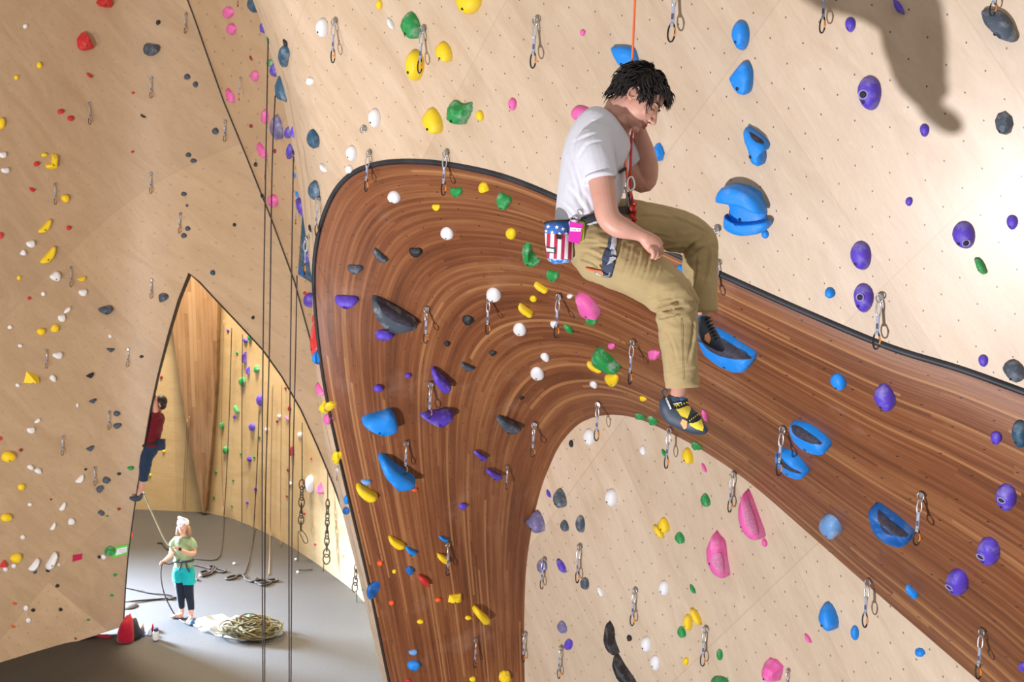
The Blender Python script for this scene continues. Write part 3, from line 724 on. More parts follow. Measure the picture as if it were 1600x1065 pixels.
'F': '''919 683 18 27 white egg 20 .35 k|892 693 7 12 black egg 20|1004 703 11 15 white shell|1038 708 9 13 green leaf|1073 712 18 26 yellow shell|857 771 7 13 purple leaf|873 778 20 30 grey shell 0 .6|954 778 20 29 white egg 15|837 815 23 35 grey-purple shell 0 .6|881 821 14 18 grey shell|906 819 14 28 grey egg 15
846 885 16 22 grey-purple egg|877 884 14 22 purple leaf|1036 820 18 24 yellow shell|1029 830 16 21 yellow leaf|1061 840 16 18 green shell|1100 731 8 15 pink leaf|1101 781 16 21 green shell|913 912 14 20 grey egg 20|938 924 9 17 white leaf|1037 919 17 25 white egg 15|1082 920 9 15 green leaf
877 979 16 19 grey-purple shell|887 1007 15 19 purple rock|953 997 18 52 black leaf 0 .5 pts:951,971;957,983;957,1002;963,1021;957,1021;949,1012;945,995|971 1042 28 46 black leaf 0 .5 pts:961,1022;966,1030;973,1042;988,1063;990,1072;974,1068;963,1053;958,1036|983 997 9 11 black rock|1009 1007 17 26 white egg 15
1023 1036 16 25 white egg 15 .35 k|1074 973 14 27 yellow egg 15|1087 963 16 27 yellow leaf|1064 987 14 18 green shell|1071 1033 10 13 yellow knob|1120 867 28 72 pink leaf 0 .5 pts:1118,831;1123,838;1131,847;1132,873;1134,901;1120,899;1110,886;1106,870;1108,850|1172 806 36 78 pink leaf 0 .5 pts:1166,767;1172,781;1180,806;1190,839;1178,842;1166,833;1158,817;1156,800;1160,780
1194 848 9 14 pink knob|1292 963 30 45 blue shell 0 .6|1335 989 13 24 blue egg 10|1262 997 11 15 pink leaf|1436 1019 19 15 blue rock|1124 1023 9 19 green egg|1203 1048 38 40 pink rock 0 .6|1123 1064 30 14 green round 0 .6''',
'K': '''252 589 5 5 dark*red knob|256 705 5 5 yellow knob|234 742 5 5 yellow knob|356 516 5 5 purple knob|390 527 8 11 green egg|383 532 8 8 purple knob|370 551 4 5 green knob|381 559 6 20 purple quad|387 579 6 13 purple quad|400 576 10 13 green rock|378 596 11 15 green egg
405 625 9 18 purple egg|369 639 9 13 green leaf|366 651 5 6 purple knob|346 665 9 12 green rock|393 667 10 13 purple egg|352 703 10 12 green round|389 717 8 9 purple rock|376 709 4 4 green knob|397 714 4 4 green knob|337 737 4 5 green knob|364 750 4 4 green knob|334 776 4 4 green knob
362 790 4 4 green knob|399 764 5 6 purple knob|386 785 5 5 purple knob|405 683 3 6 green knob|433 658 4 5 dark*red knob|436 650 6 6 white knob|416 671 6 6 white knob|448 653 6 8 pink leaf|452 638 5 9 dark*red knob|468 679 8 8 white round|455 705 8 17 dark*red quad|450 734 5 6 dark*red knob
453 755 5 6 white knob|448 775 4 4 dark*red knob|483 756 10 28 white egg|499 763 11 19 pink tri|475 754 5 8 dark*red knob|475 802 4 4 red knob|486 716 3 4 red knob|536 868 4 4 yellow knob|567 921 4 5 green knob|492 850 4 4 red knob'''}
def SHIFT(shape, prof, w, h):
    if max(w, h) <= 9: return (0, 0)
    if shape in ('shell', 'shelf', 'moon', 'bar', 'banana'): return (0.05, -0.75)
    if shape in ('egg', 'round', 'knob'): return (0, -0.15)
    return (0, -0.4)
PK = {'p': (-.15, .1, .12), 'q': (.02, .34, .12), 'r': (.30, -.40, .11), 's': (-.2, .12, .12), 'k': None}
for key, txt in TAB.items():
    for line in txt.replace('\n', '|').split('|'):
        a = line.split()
        if not a: continue
        x, y, w, h = map(float, a[:4]); colour = a[4].replace('*', ' '); shape = a[5]
        rest = a[6:]; rot = 0; hf = 0.46; prof = 'dome'; pts = None; pocket = None; nums = []
        for r in rest:
            if r.startswith('pts:'): pts = [tuple(map(float, q.split(','))) for q in r[4:].split(';')]
            elif r in PROF: prof = r
            elif r in PK: pocket = PK[r]
            else: nums.append(float(r))
        if nums: rot = nums[0]
        if len(nums) > 1: hf = nums[1]
        if prof == 'dome' and shape in ('rock', 'quad', 'tri'): prof = 'facet'
        if prof == 'dome' and shape in ('leaf', 'bar', 'banana', 'moon'): prof = 'flat' if max(w, h) > 20 else 'dome'
        if pts and len(pts) > 5 and prof == 'dome': prof = 'flat'
        if pts: # subdivide and round a traced outline
            if prof != 'pyr':
                c = crom([p for p in pts] + [pts[0]], 3)[:-1]; pts = c
        if key == 'K' or key == 'L': rot = rot
        if max(w, h) < 9: hf = min(hf, 0.4)
        y_ = min(y, 1064); 
        make_hold(x, y, w, h, colour, shape, key, rot, prof, hf, SHIFT(shape, prof, w, h), pts, pocket)

# the big blue skull-like feature with a brow ledge and a lower shelf
def blue_feature():
    P, n = hit(1164, 325)
    o = make_hold(1165, 330, 66, 72, 'blue', 'rock', 'U', pts=[(1137,300),(1150,293),(1170,290),(1188,300),(1198,330),(1197,340),(1200,350),(1185,360),(1160,358),(1143,352),(1139,345),(1140,330),(1136,315)],
                  prof='flat', hf=0.22, label='big blue skull-like hold with dark-topped brow on upper wall beyond the knee', bolt=True)
    def add(nm, pts, z0, z1, lab=None):
        M = o.matrix_world; Mi = M.inverted(); nn = M.to_3x3() @ Vector((0, 0, 1)); bb = bmesh.new()
        c = crom(pts + [pts[0]], 3)[:-1]; loc = [Mi @ hit_plane(a, b, M.translation + nn * z0, nn) for a, b in c]
        ctr = sum(loc, Vector()) / len(loc); rings = []
        for sc, hh in ((1, 0), (1.02, .5), (.95, .85), (.8, 1), (.4, 1.02)):
            rings.append([bb.verts.new((ctr.x + (q.x - ctr.x) * sc, ctr.y + (q.y - ctr.y) * sc, z0 + (z1 - z0) * hh)) for q in loc])
        m = len(loc)
        for r1, r2 in zip(rings, rings[1:]):
            for i in range(m): bb.faces.new((r1[i], r1[(i + 1) % m], r2[(i + 1) % m], r2[i]))
        bb.faces.new(rings[-1]); bb.faces.new(rings[0])
        c = bm_obj(nm, bb, HM['blue'], o)
        if lab: c['label'] = lab
    add('brow', [(1128,302),(1134,291),(1148,286),(1164,288),(1180,297),(1192,310),(1199,329),(1180,321),(1160,316),(1140,312),(1129,310)], 0.03, 0.155, 'overhanging rounded brow ledge')
    add('lower_ledge', [(1138,333),(1143,342),(1165,346),(1190,344),(1204,343),(1205,352),(1192,361),(1165,364),(1145,358),(1137,349)], 0.02, 0.11)
blue_feature()

M_SMEAR_SHADE = simple('rubber_and_shade', (0.040, 0.036, 0.058), 0.75, var=.4, vscale=40)  # rubber dirt plus the shade of ledge tops, put into the colour
M_PALEPINK = simple('worn_pink', (0.62, 0.22, 0.40), 0.8, var=.25, vscale=80)
LEDGES = [(1132,540,M_SMEAR_SHADE,'ledge top darkened by rubber and painted shade',[(1091,523),(1122,527),(1145,540),(1172,557),(1168,561),(1150,561),(1125,555),(1104,543)]),
 (1264,683,M_SMEAR_SHADE,'inner slope darkened by rubber and painted shade',[(1237,666),(1244,665),(1260,674),(1284,693),(1268,692),(1250,684),(1240,676)]),
 (1236,724,M_SMEAR_SHADE,'inner slope darkened by rubber and painted shade',[(1214,709),(1220,714),(1232,727),(1252,739),(1238,736),(1223,728),(1216,718)]),
 (1394,818,M_SMEAR_SHADE,'dark inner slope with painted shade',[(1371,797),(1388,811),(1418,836),(1400,837),(1381,830),(1372,814)]),
 (617,490,M_SMEAR_SHADE,'dark worn inner slope with painted shade',[(588,469),(605,477),(640,504),(646,511),(625,506),(600,491)]),
 (1182,229,M_SMEAR_SHADE,'dark worn hollow with painted shade',[(1170,206),(1180,212),(1191,220),(1192,225),(1183,223),(1174,215)]),
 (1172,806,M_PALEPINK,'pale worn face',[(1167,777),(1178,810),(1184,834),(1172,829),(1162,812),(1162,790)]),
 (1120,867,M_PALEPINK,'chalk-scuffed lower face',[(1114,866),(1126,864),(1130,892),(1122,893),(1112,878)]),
 (945,565,M_SMEAR_SHADE,'dark worn top with painted shade',[(929,556),(938,555),(955,568),(963,577),(948,571),(934,564)])]
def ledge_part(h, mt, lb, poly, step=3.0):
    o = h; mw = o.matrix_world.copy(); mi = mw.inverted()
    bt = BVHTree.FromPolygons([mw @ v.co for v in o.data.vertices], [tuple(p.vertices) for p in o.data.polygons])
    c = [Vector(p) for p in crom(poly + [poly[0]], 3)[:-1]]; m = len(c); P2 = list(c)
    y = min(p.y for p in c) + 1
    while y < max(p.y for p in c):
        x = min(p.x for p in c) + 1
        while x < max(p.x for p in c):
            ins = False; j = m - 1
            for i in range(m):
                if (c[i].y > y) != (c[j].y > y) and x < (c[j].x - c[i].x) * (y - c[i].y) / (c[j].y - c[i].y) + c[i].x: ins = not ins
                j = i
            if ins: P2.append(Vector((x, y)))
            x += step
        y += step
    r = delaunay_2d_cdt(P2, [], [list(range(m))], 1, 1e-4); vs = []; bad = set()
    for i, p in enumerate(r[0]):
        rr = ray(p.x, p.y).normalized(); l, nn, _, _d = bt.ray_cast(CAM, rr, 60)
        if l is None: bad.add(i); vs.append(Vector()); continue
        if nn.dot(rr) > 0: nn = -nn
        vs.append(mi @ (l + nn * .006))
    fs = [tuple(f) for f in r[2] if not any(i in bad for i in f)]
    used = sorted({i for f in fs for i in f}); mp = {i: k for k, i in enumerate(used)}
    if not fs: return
    q = mesh_obj('wear_shade_face', [vs[i] for i in used], [tuple(mp[i] for i in f) for f in fs], mt, o); q['label'] = lb  # dark patches carry rubber and painted shade, pink ones wear
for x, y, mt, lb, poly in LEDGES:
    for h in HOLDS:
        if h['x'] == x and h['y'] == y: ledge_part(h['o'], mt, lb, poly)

# ------------------------------------------------------------------ quickdraws
M_STEEL = simple('brushed_steel', (0.42, 0.42, 0.44), 0.32, 0.9)
M_SILVER = simple('silver_alloy', (0.66, 0.67, 0.70), 0.28, 0.85)
M_SLING = simple('grey_sling', (0.36, 0.37, 0.46), 0.8, var=0.2, vscale=60)
M_SLINGD = simple('sling_stitch', (0.08, 0.08, 0.14), 0.8)
M_BLACKM = simple('black_anodised', (0.012, 0.012, 0.016), 0.35, 0.3)
M_GATE = simple('orange_gate', (0.85, 0.28, 0.02), 0.4, 0.1)
def loop_pts(w, h, z, n=16, pinch=0.75):
    """closed oval in XZ, height h hanging from z downward"""
    out = []
    for k in range(n):
        a = 2 * pi * k / n; q = (1 - pinch) * 0.5 * (1 + cos(a))       # narrower at the top
        out.append(Vector((w / 2 * sin(a) * (1 - q * 0.7), 0, z - h / 2 + h / 2 * cos(a))))
    return out
def draw_parts(root):
    """unit-length quickdraw: bolt hanger, steel link, upper carabiner, sling, black lower carabiner with orange gate"""
    bm = bmesh.new(); add_box(bm, (0, 0.012, 0.0), 0.035, 0.012, 0.06); add_tube(bm, [Vector((0, 0.0, 0.03)), Vector((0, 0.06, 0.03))], 0.024, 8)
    bm_obj('hanger', bm, M_STEEL, root, False)
    bm = bmesh.new(); add_tube(bm, [Vector((p.x, 0.06 + p.y, p.z)) for p in loop_pts(0.125, 0.16, 0.05, 14, 1.3)], 0.013, 6, True); bm_obj('steel_link', bm, M_STEEL, root)
    bm = bmesh.new(); add_tube(bm, [Matrix.Rotation(0.9, 3, 'Z') @ p + Vector((0, 0.07, 0)) for p in loop_pts(0.095, 0.30, -0.085, 14, 1.0)], 0.016, 6, True); bm_obj('upper_carabiner', bm, M_SILVER, root)
    bm = bmesh.new(); add_box(bm, (0, 0.075, -0.53), 0.029, 0.012, 0.19); add_box(bm, (0, 0.075, -0.365), 0.032, 0.018, 0.03); add_box(bm, (0, 0.075, -0.695), 0.032, 0.018, 0.03)
    s = bm_obj('sling', bm, M_SLING, root, False)
    bm = bmesh.new(); add_box(bm, (0, 0.075, -0.56), 0.022, 0.0165, 0.05); bm_obj('stitching', bm, M_SLINGD, s, False)
    bm = bmesh.new(); add_tube(bm, [p + Vector((0.0, 0.078, 0)) for p in loop_pts(0.14, 0.33, -0.67, 18, 0.75)], 0.0165, 6, True); c = bm_obj('lower_carabiner', bm, M_BLACKM, root)
    bm = bmesh.new(); add_tube(bm, [Vector((-0.052, 0.078, -0.75)), Vector((-0.074, 0.078, -0.84)), Vector((-0.06, 0.078, -0.90))], 0.018, 6); bm_obj('gate', bm, M_GATE, c)
PROTO = None
def copy_tree(o, parent=None):
    c = o.copy(); COL.objects.link(c)
    if parent: c.parent = parent
    for ch in o.children: copy_tree(ch, c)
    return c
def quickdraw(x, y, ln, key, yaw=None, hanger_only=False):
    global PROTO
    P, n = hit(x, y)
    if abs(ray(x, y).normalized().dot(n)) < 0.2: n = (n - ray(x, y).normalized() * 0.4).normalized()
    d = proj(P)[2]; L = ln * d / FPX
    if PROTO is None or hanger_only:
        r = empty('quickdraw' if not hanger_only else 'bolt_hanger', P, '', 'quickdraw'); 
        if hanger_only:
            r['category'] = 'bolt hanger'
            bm = bmesh.new(); add_box(bm, (0, 0, 0), 0.055, 0.012, 0.085); bm_obj('plate', bm, M_STEEL, r, False)
            bm = bmesh.new(); add_tube(bm, [Vector((p.x, 0.06 + p.y, p.z)) for p in loop_pts(0.17, 0.20, 0.055, 14, 1.3)], 0.017, 6, True); bm_obj('steel_link', bm, M_STEEL, r)
        else: draw_parts(r); PROTO = r
    else: r = copy_tree(PROTO)
    h = Vector((n.x, n.y, 0)).normalized()          # local +Y away from the wall
    yw = math.atan2(h.y, h.x) - pi / 2
    rs = random.Random(int(x * 3 + y))
    r.location = P + n * 0.012 * L / 0.25; r.scale = (L, L, L); r.rotation_euler = (0, rs.uniform(-0.03, 0.03), yw + rs.uniform(-0.35, 0.35))
    HOLDS.append(dict(o=r, x=x, y=y, w=ln * .3, h=ln, colour='', area=key, word='bolt hanger with empty ring' if hanger_only else 'quickdraw', label=None, kind='draw'))
    return r
DR = {'L': '292 22 30|237 122 31|138 162 32|353 190 31|84 288 31|236 271 31|283 334 30|109 418 30|237 437 29|71 547 28|200 545 28|170 643 28|97 682 29|147 730 28',
      'M': '378 122 34|418 250 30|376 -20 30|529 728 22',
      'U': '526 33 64|664 45 68|841 31 74|1059 -24 88|1295 -26 76|1557 -42 66|1378 462 82|1124 410 66|580 238 60|700 238 66|501 311 56|484 371 58',
      'E': '466 322 28', 
      'B': '666 480 54|766 464 56|876 460 65|993 531 67|672 598 54|633 690 50|834 660 52|790 728 36|936 628 58|1050 668 62|1227 667 74|1150 737 62|1443 770 80|697 848 50|741 997 45|1361 905 73|1539 983 76',
      'F': '853 872 48|909 852 58|995 920 57|823 988 46|880 1010 50|1105 980 60|1234 1046 44'}
for key, txt in DR.items():
    for a in txt.split('|'):
        x, y, ln = map(float, a.split()); quickdraw(x, y, ln, key)
quickdraw(570, 200, 50, 'U', hanger_only=True)
quickdraw(1122, 356, 60, 'U', hanger_only=True)

# ------------------------------------------------------------------ labels: each says what it looks like and what it is next to
LM = {'L': 'left wall', 'M': 'wall by dark seam', 'E': 'far upper edge', 'U': 'upper wall', 'B': 'wood band', 'F': 'lower wall', 'K': 'back wall'}
GRP = {'L': 'climbing holds on the left wall', 'M': 'climbing holds beside the dark seam', 'E': 'climbing holds on the far edge of the upper wall', 'U': 'climbing holds on the upper wall',
       'B': 'climbing holds on the hardwood band', 'F': 'climbing holds on the lower wall', 'K': 'climbing holds on the back wall'}
def short(h, size=False):
    if h['kind'] == 'draw': return h['word'].replace(' with empty ring', '')
    w = h['word'].replace(' hold', '')
    return (dims((0, 0, h['w'], h['h'])) + ' ' if size else '') + h['colour'] + ' ' + w
def direction(a, b):
    """where a is relative to b"""
    dx, dy = a['x'] - b['x'], a['y'] - b['y']
    if abs(dx) > 2.2 * abs(dy): return 'right of' if dx > 0 else 'left of'
    if abs(dy) > 2.2 * abs(dx): return 'below' if dy > 0 else 'above'
    return ('below' if dy > 0 else 'above') + ('-right of' if dx > 0 else '-left of')
def make_labels():
    out = {}
    for i, h in enumerate(HOLDS):
        if h['label']: out[i] = h['label']; continue
        same = sorted((g for g in HOLDS if g is not h and g['area'] == h['area']), key=lambda g: hypot(g['x'] - h['x'], g['y'] - h['y']) - 0.4 * max(g['w'], g['h']))
        a = 'hanging ' if False else ''
        me = h['word'] if h['kind'] == 'draw' else dims((0, 0, h['w'], h['h'])) + ' ' + h['colour'] + ' ' + h['word']
        h['_near'] = same; h['_me'] = me
        out[i] = f"{me} on {LM[h['area']]}, {direction(h, same[0])} {short(same[0])}"
    for rnd in (1, 2, 3):
        seen = {}
        for i, l in out.items(): seen.setdefault(l, []).append(i)
        for l, idx in seen.items():
            if len(idx) < 2: continue
            for i in idx:
                h = HOLDS[i]; s = h['_near']
                if rnd == 1: out[i] = f"{h['_me']} on {LM[h['area']]}, {direction(h, s[0])} {short(s[0])}, {direction(h, s[1])} {short(s[1])}"
                elif rnd == 2: out[i] = f"{h['_me']} on {LM[h['area']]}, {direction(h, s[1])} {short(s[1])}, {direction(h, s[2])} {short(s[2])}"
                else: out[i] = f"{h['_me']}, {direction(h, s[0])} {short(s[0])}, {direction(h, s[1])} {short(s[1])}, {direction(h, s[3])} {short(s[3])}"
    n = 0
    for i, h in enumerate(HOLDS):
        words = out[i].split()
        if len(words) > 16: out[i] = out[i].replace(' hold on', ' on').replace('medium-sized', 'mid-sized')
        grp = GRP[h['area']] if h['kind'] == 'hold' else ('bolt hangers' if 'hanger' in h['word'] else GRP[h['area']].replace('climbing holds', 'quickdraws'))
        tag(h['o'], out[i], 'climbing hold' if h['kind'] == 'hold' else ('bolt hanger' if 'hanger' in h['word'] else 'quickdraw'), grp)
make_labels()
# ------------------------------------------------------------------ people
def remeshed(bm, voxel, smooth=3, fac=0.5):
    bmesh.ops.recalc_face_normals(bm, faces=bm.faces)
    me = bpy.data.meshes.new('tmp'); bm.to_mesh(me); bm.free()
    o = bpy.data.objects.new('tmp', me); COL.objects.link(o)
    m = o.modifiers.new('r', 'REMESH'); m.mode = 'VOXEL'; m.voxel_size = voxel; m.use_smooth_shade = True
    if smooth:
        s = o.modifiers.new('s', 'SMOOTH'); s.iterations = smooth; s.factor = fac
    dg = bpy.context.evaluated_depsgraph_get(); dg.update()
    out = bpy.data.meshes.new_from_object(o.evaluated_get(dg))
    bpy.data.objects.remove(o); bpy.data.meshes.remove(me)
    return out
def limb(bm, L, n=16, ref=None):
    """L: (px, py, depth, half width px, half thickness m or None)"""
    pts = [at(a[0], a[1], a[2]) for a in L]
    rr = [(a[3] * a[2] / FPX, (a[4] if len(a) > 4 and a[4] else a[3] * a[2] / FPX * 0.92)) for a in L]
    add_tube(bm, pts, rr, n, ref=ref or FW)
def limb_s(bm, L, k=4, n=16):
    L = [tuple(a) + ((a[3] * a[2] / FPX * 0.92,) if len(a) < 5 else ()) for a in L]
    limb(bm, crom(L, k), n)
def crumple(me, amp, freq, seed, stretch=(1, 1, 1), mask=None):
    off = Vector((seed * 3.1, seed * 1.7, seed * 0.9))
    nr = [v.normal.copy() for v in me.vertices]
    for v, n in zip(me.vertices, nr):
        q = Vector((v.co.x * stretch[0], v.co.y * stretch[1], v.co.z * stretch[2])) * freq + off
        a = noise.noise(q); b = noise.noise(q * 2.1 + Vector((5, 2, 1)))
        h = (1 - abs(a) * 2.6) * 0.7 + (1 - abs(b) * 2.4) * 0.3
        k = mask(v.co) if mask else 1.0
        v.co += n * (h * amp * k)
    me.update()
def crease(me, segs):
    V = me.vertices; nr = [v.normal.copy() for v in V]; pr = [proj(v.co) for v in V]
    for v, n, (px, py, d) in zip(V, nr, pr):
        if n.dot(v.co - CAM) > 0: continue
        s = 0
        for (x0, y0, x1, y1, w, dep) in segs:
            dx, dy = x1 - x0, y1 - y0; L2 = dx * dx + dy * dy; t = ((px - x0) * dx + (py - y0) * dy) / L2
            if t < -.15 or t > 1.15: continue
            tc = min(1, max(0, t)); q = ((px - x0) * dy - (py - y0) * dx) / sqrt(L2)
            if abs(q) > 4 * w: continue
            e = sin(pi * min(1, max(0, (t + .15) / 1.3))); bow = q - 2.0 * sin(pi * tc)
            s += dep * e * (math.exp(-((bow - w * 1.5) / w) ** 2) * .7 - math.exp(-(bow / (w * .75)) ** 2))
        v.co += n * s
    me.update()
def fabric(name, col, rough=0.85, weave=900, fold=None, var=0.12):
    t = NT(name); b = t.b; tc = t.n('ShaderNodeTexCoord')
    n1 = t.n('ShaderNodeTexNoise', i_Scale=7.0, i_Detail=4.0); t.l(tc.outputs['Object'], n1.inputs['Vector'])
    t.l(t.ramp(n1.outputs[0], [(0.3, tuple(c * (1 - var) for c in col)), (0.7, tuple(min(1, c * (1 + var)) for c in col))]), b.inputs['Base Color'])
    b.inputs['Roughness'].default_value = rough; b.inputs['Specular IOR Level'].default_value = 0.15; b.inputs['Sheen Weight'].default_value = 0.15
    n2 = t.n('ShaderNodeTexNoise', i_Scale=float(weave), i_Detail=1.0); t.l(tc.outputs['Object'], n2.inputs['Vector'])
    n3 = t.n('ShaderNodeTexNoise', i_Scale=26.0, i_Detail=3.0, i_Distortion=1.0); t.l(tc.outputs['Object'], n3.inputs['Vector'])
    b1 = t.n('ShaderNodeBump', i_Strength=0.25, i_Distance=0.001); t.l(n2.outputs[0], b1.inputs['Height'])
    b2 = t.n('ShaderNodeBump', i_Strength=0.35, i_Distance=fold or 0.006); t.l(n3.outputs[0], b2.inputs['Height']); t.l(b1.outputs[0], b2.inputs['Normal'])
    t.l(b2.outputs[0], b.inputs['Normal']); return t.m
def skin_mat(name, col):
    t = NT(name); b = t.b; tc = t.n('ShaderNodeTexCoord')
    n1 = t.n('ShaderNodeTexNoise', i_Scale=12.0, i_Detail=4.0); t.l(tc.outputs['Object'], n1.inputs['Vector'])
    t.l(t.ramp(n1.outputs[0], [(0.3, (col[0] * .88, col[1] * .80, col[2] * .78)), (0.7, col)]), b.inputs['Base Color'])
    b.inputs['Roughness'].default_value = 0.5; b.inputs['Subsurface Weight'].default_value = 0.10; b.inputs['Subsurface Radius'].default_value = (0.012, 0.005, 0.003)
    b.inputs['Subsurface Scale'].default_value = 0.4
    return t.m
def mesh_in(name, me, mat, root):
    o = link(name, me, mat); return localize(root, o)
def bm_in(name, bm, mat, root, smooth=True):
    return localize(root, bm_obj(name, bm, mat, smooth=smooth))
def decal(name, target, root, poly, mat, off=0.0018, thick=0.0012, step=3.0, z=None, parent=None):
    """a patch of cloth, rubber or print sewn on: outline as seen, laid on the target's own surface"""
    dg = target.data; mw = Matrix.Translation(root.location)
    bt = BVHTree.FromPolygons([mw @ v.co for v in dg.vertices], [tuple(p.vertices) for p in dg.polygons])
    n = len(poly); pts = []
    for i in range(n):
        a, b = poly[i], poly[(i + 1) % n]; k = max(1, int(hypot(b[0] - a[0], b[1] - a[1]) / step))
        for j in range(k): pts.append(Vector((a[0] + (b[0] - a[0]) * j / k, a[1] + (b[1] - a[1]) * j / k)))
    m = len(pts); cyc = list(range(m)); xs = [p.x for p in pts]; ys = [p.y for p in pts]
    P2 = list(pts)
    y = min(ys) + step / 2
    while y < max(ys):
        x = min(xs) + step / 2
        while x < max(xs):
            c = False; j = m - 1
            for i in range(m):
                if (pts[i].y > y) != (pts[j].y > y) and x < (pts[j].x - pts[i].x) * (y - pts[i].y) / (pts[j].y - pts[i].y) + pts[i].x: c = not c
                j = i
            if c: P2.append(Vector((x, y)))
            x += step
        y += step
    r = delaunay_2d_cdt(P2, [], [cyc], 1, 1e-4)
    vs = []; bad = set()
    for i, p in enumerate(r[0]):
        rr = ray(p.x, p.y).normalized(); l, nn, _, d = bt.ray_cast(CAM, rr, 60)
        if l is None: bad.add(i); vs.append((CAM, CAM)); continue
        if nn.dot(rr) > 0: nn = -nn
        vs.append((l + nn * off, l + nn * (off - thick)))
    fs = [tuple(f) for f in r[2] if not any(i in bad for i in f)]
    if not fs: return None
    used = sorted({i for f in fs for i in f}); mp = {i: k for k, i in enumerate(used)}; q = len(used)
    ff = [tuple(mp[i] for i in f) for f in fs]
    ed = {}
    for f in ff:
        for i in range(len(f)): ed[(f[i], f[(i + 1) % len(f)])] = 1
    rim = [(a, b, b + q, a + q) for (a, b) in ed if (b, a) not in ed]
    me = bpy.data.meshes.new(name)
    me.from_pydata([tuple(vs[i][0]) for i in used] + [tuple(vs[i][1]) for i in used], [], ff + [tuple(i + q for i in f[::-1]) for f in ff] + rim); me.update()
    o = link(name, me, mat); localize(root, o)
    if parent: o.parent = parent
    return o

SK = skin_mat('skin_warm', (0.58, 0.31, 0.235))
M_TEE = fabric('white_cotton', (0.60, 0.60, 0.66), var=0.03, fold=0.003)
M_KHAKI = fabric('khaki_canvas', (0.37, 0.275, 0.135), var=0.10, fold=0.004)
M_HAIR = simple('dark_brown_hair', (0.014, 0.010, 0.009), 0.55, spec=0.35)
M_WEB = simple('slate_webbing', (0.035, 0.045, 0.085), 0.8); M_WEBL = simple('grey_webbing', (0.38, 0.38, 0.42), 0.8); M_WEBK = simple('black_webbing', (0.012, 0.012, 0.014), 0.75)
M_ROPE = simple('orange_rope', (0.82, 0.15, 0.05), 0.7, bump=(400, 0.6, 0.001), var=0.15, vscale=200)
M_ROPER = simple('red_rope', (0.50, 0.03, 0.025), 0.7, bump=(400, 0.6, 0.001), var=0.2, vscale=200)
M_SHOE = simple('dark_blue_rubber', (0.030, 0.045, 0.075), 0.6, var=0.2, vscale=30); M_YEL = simple('yellow_suede', (0.80, 0.62, 0.05), 0.75, var=0.1, vscale=40)
M_ORA = simple('orange_suede', (0.86, 0.36, 0.15), 0.75); M_SBLK = simple('black_strap', (0.01, 0.01, 0.012), 0.7); M_SBLU = simple('blue_lining', (0.05, 0.16, 0.42), 0.8)
M_LIP = simple('lips', (0.50, 0.12, 0.12), 0.45)
M_CHALK = simple('pale_print', (0.78, 0.78, 0.80), 0.8)

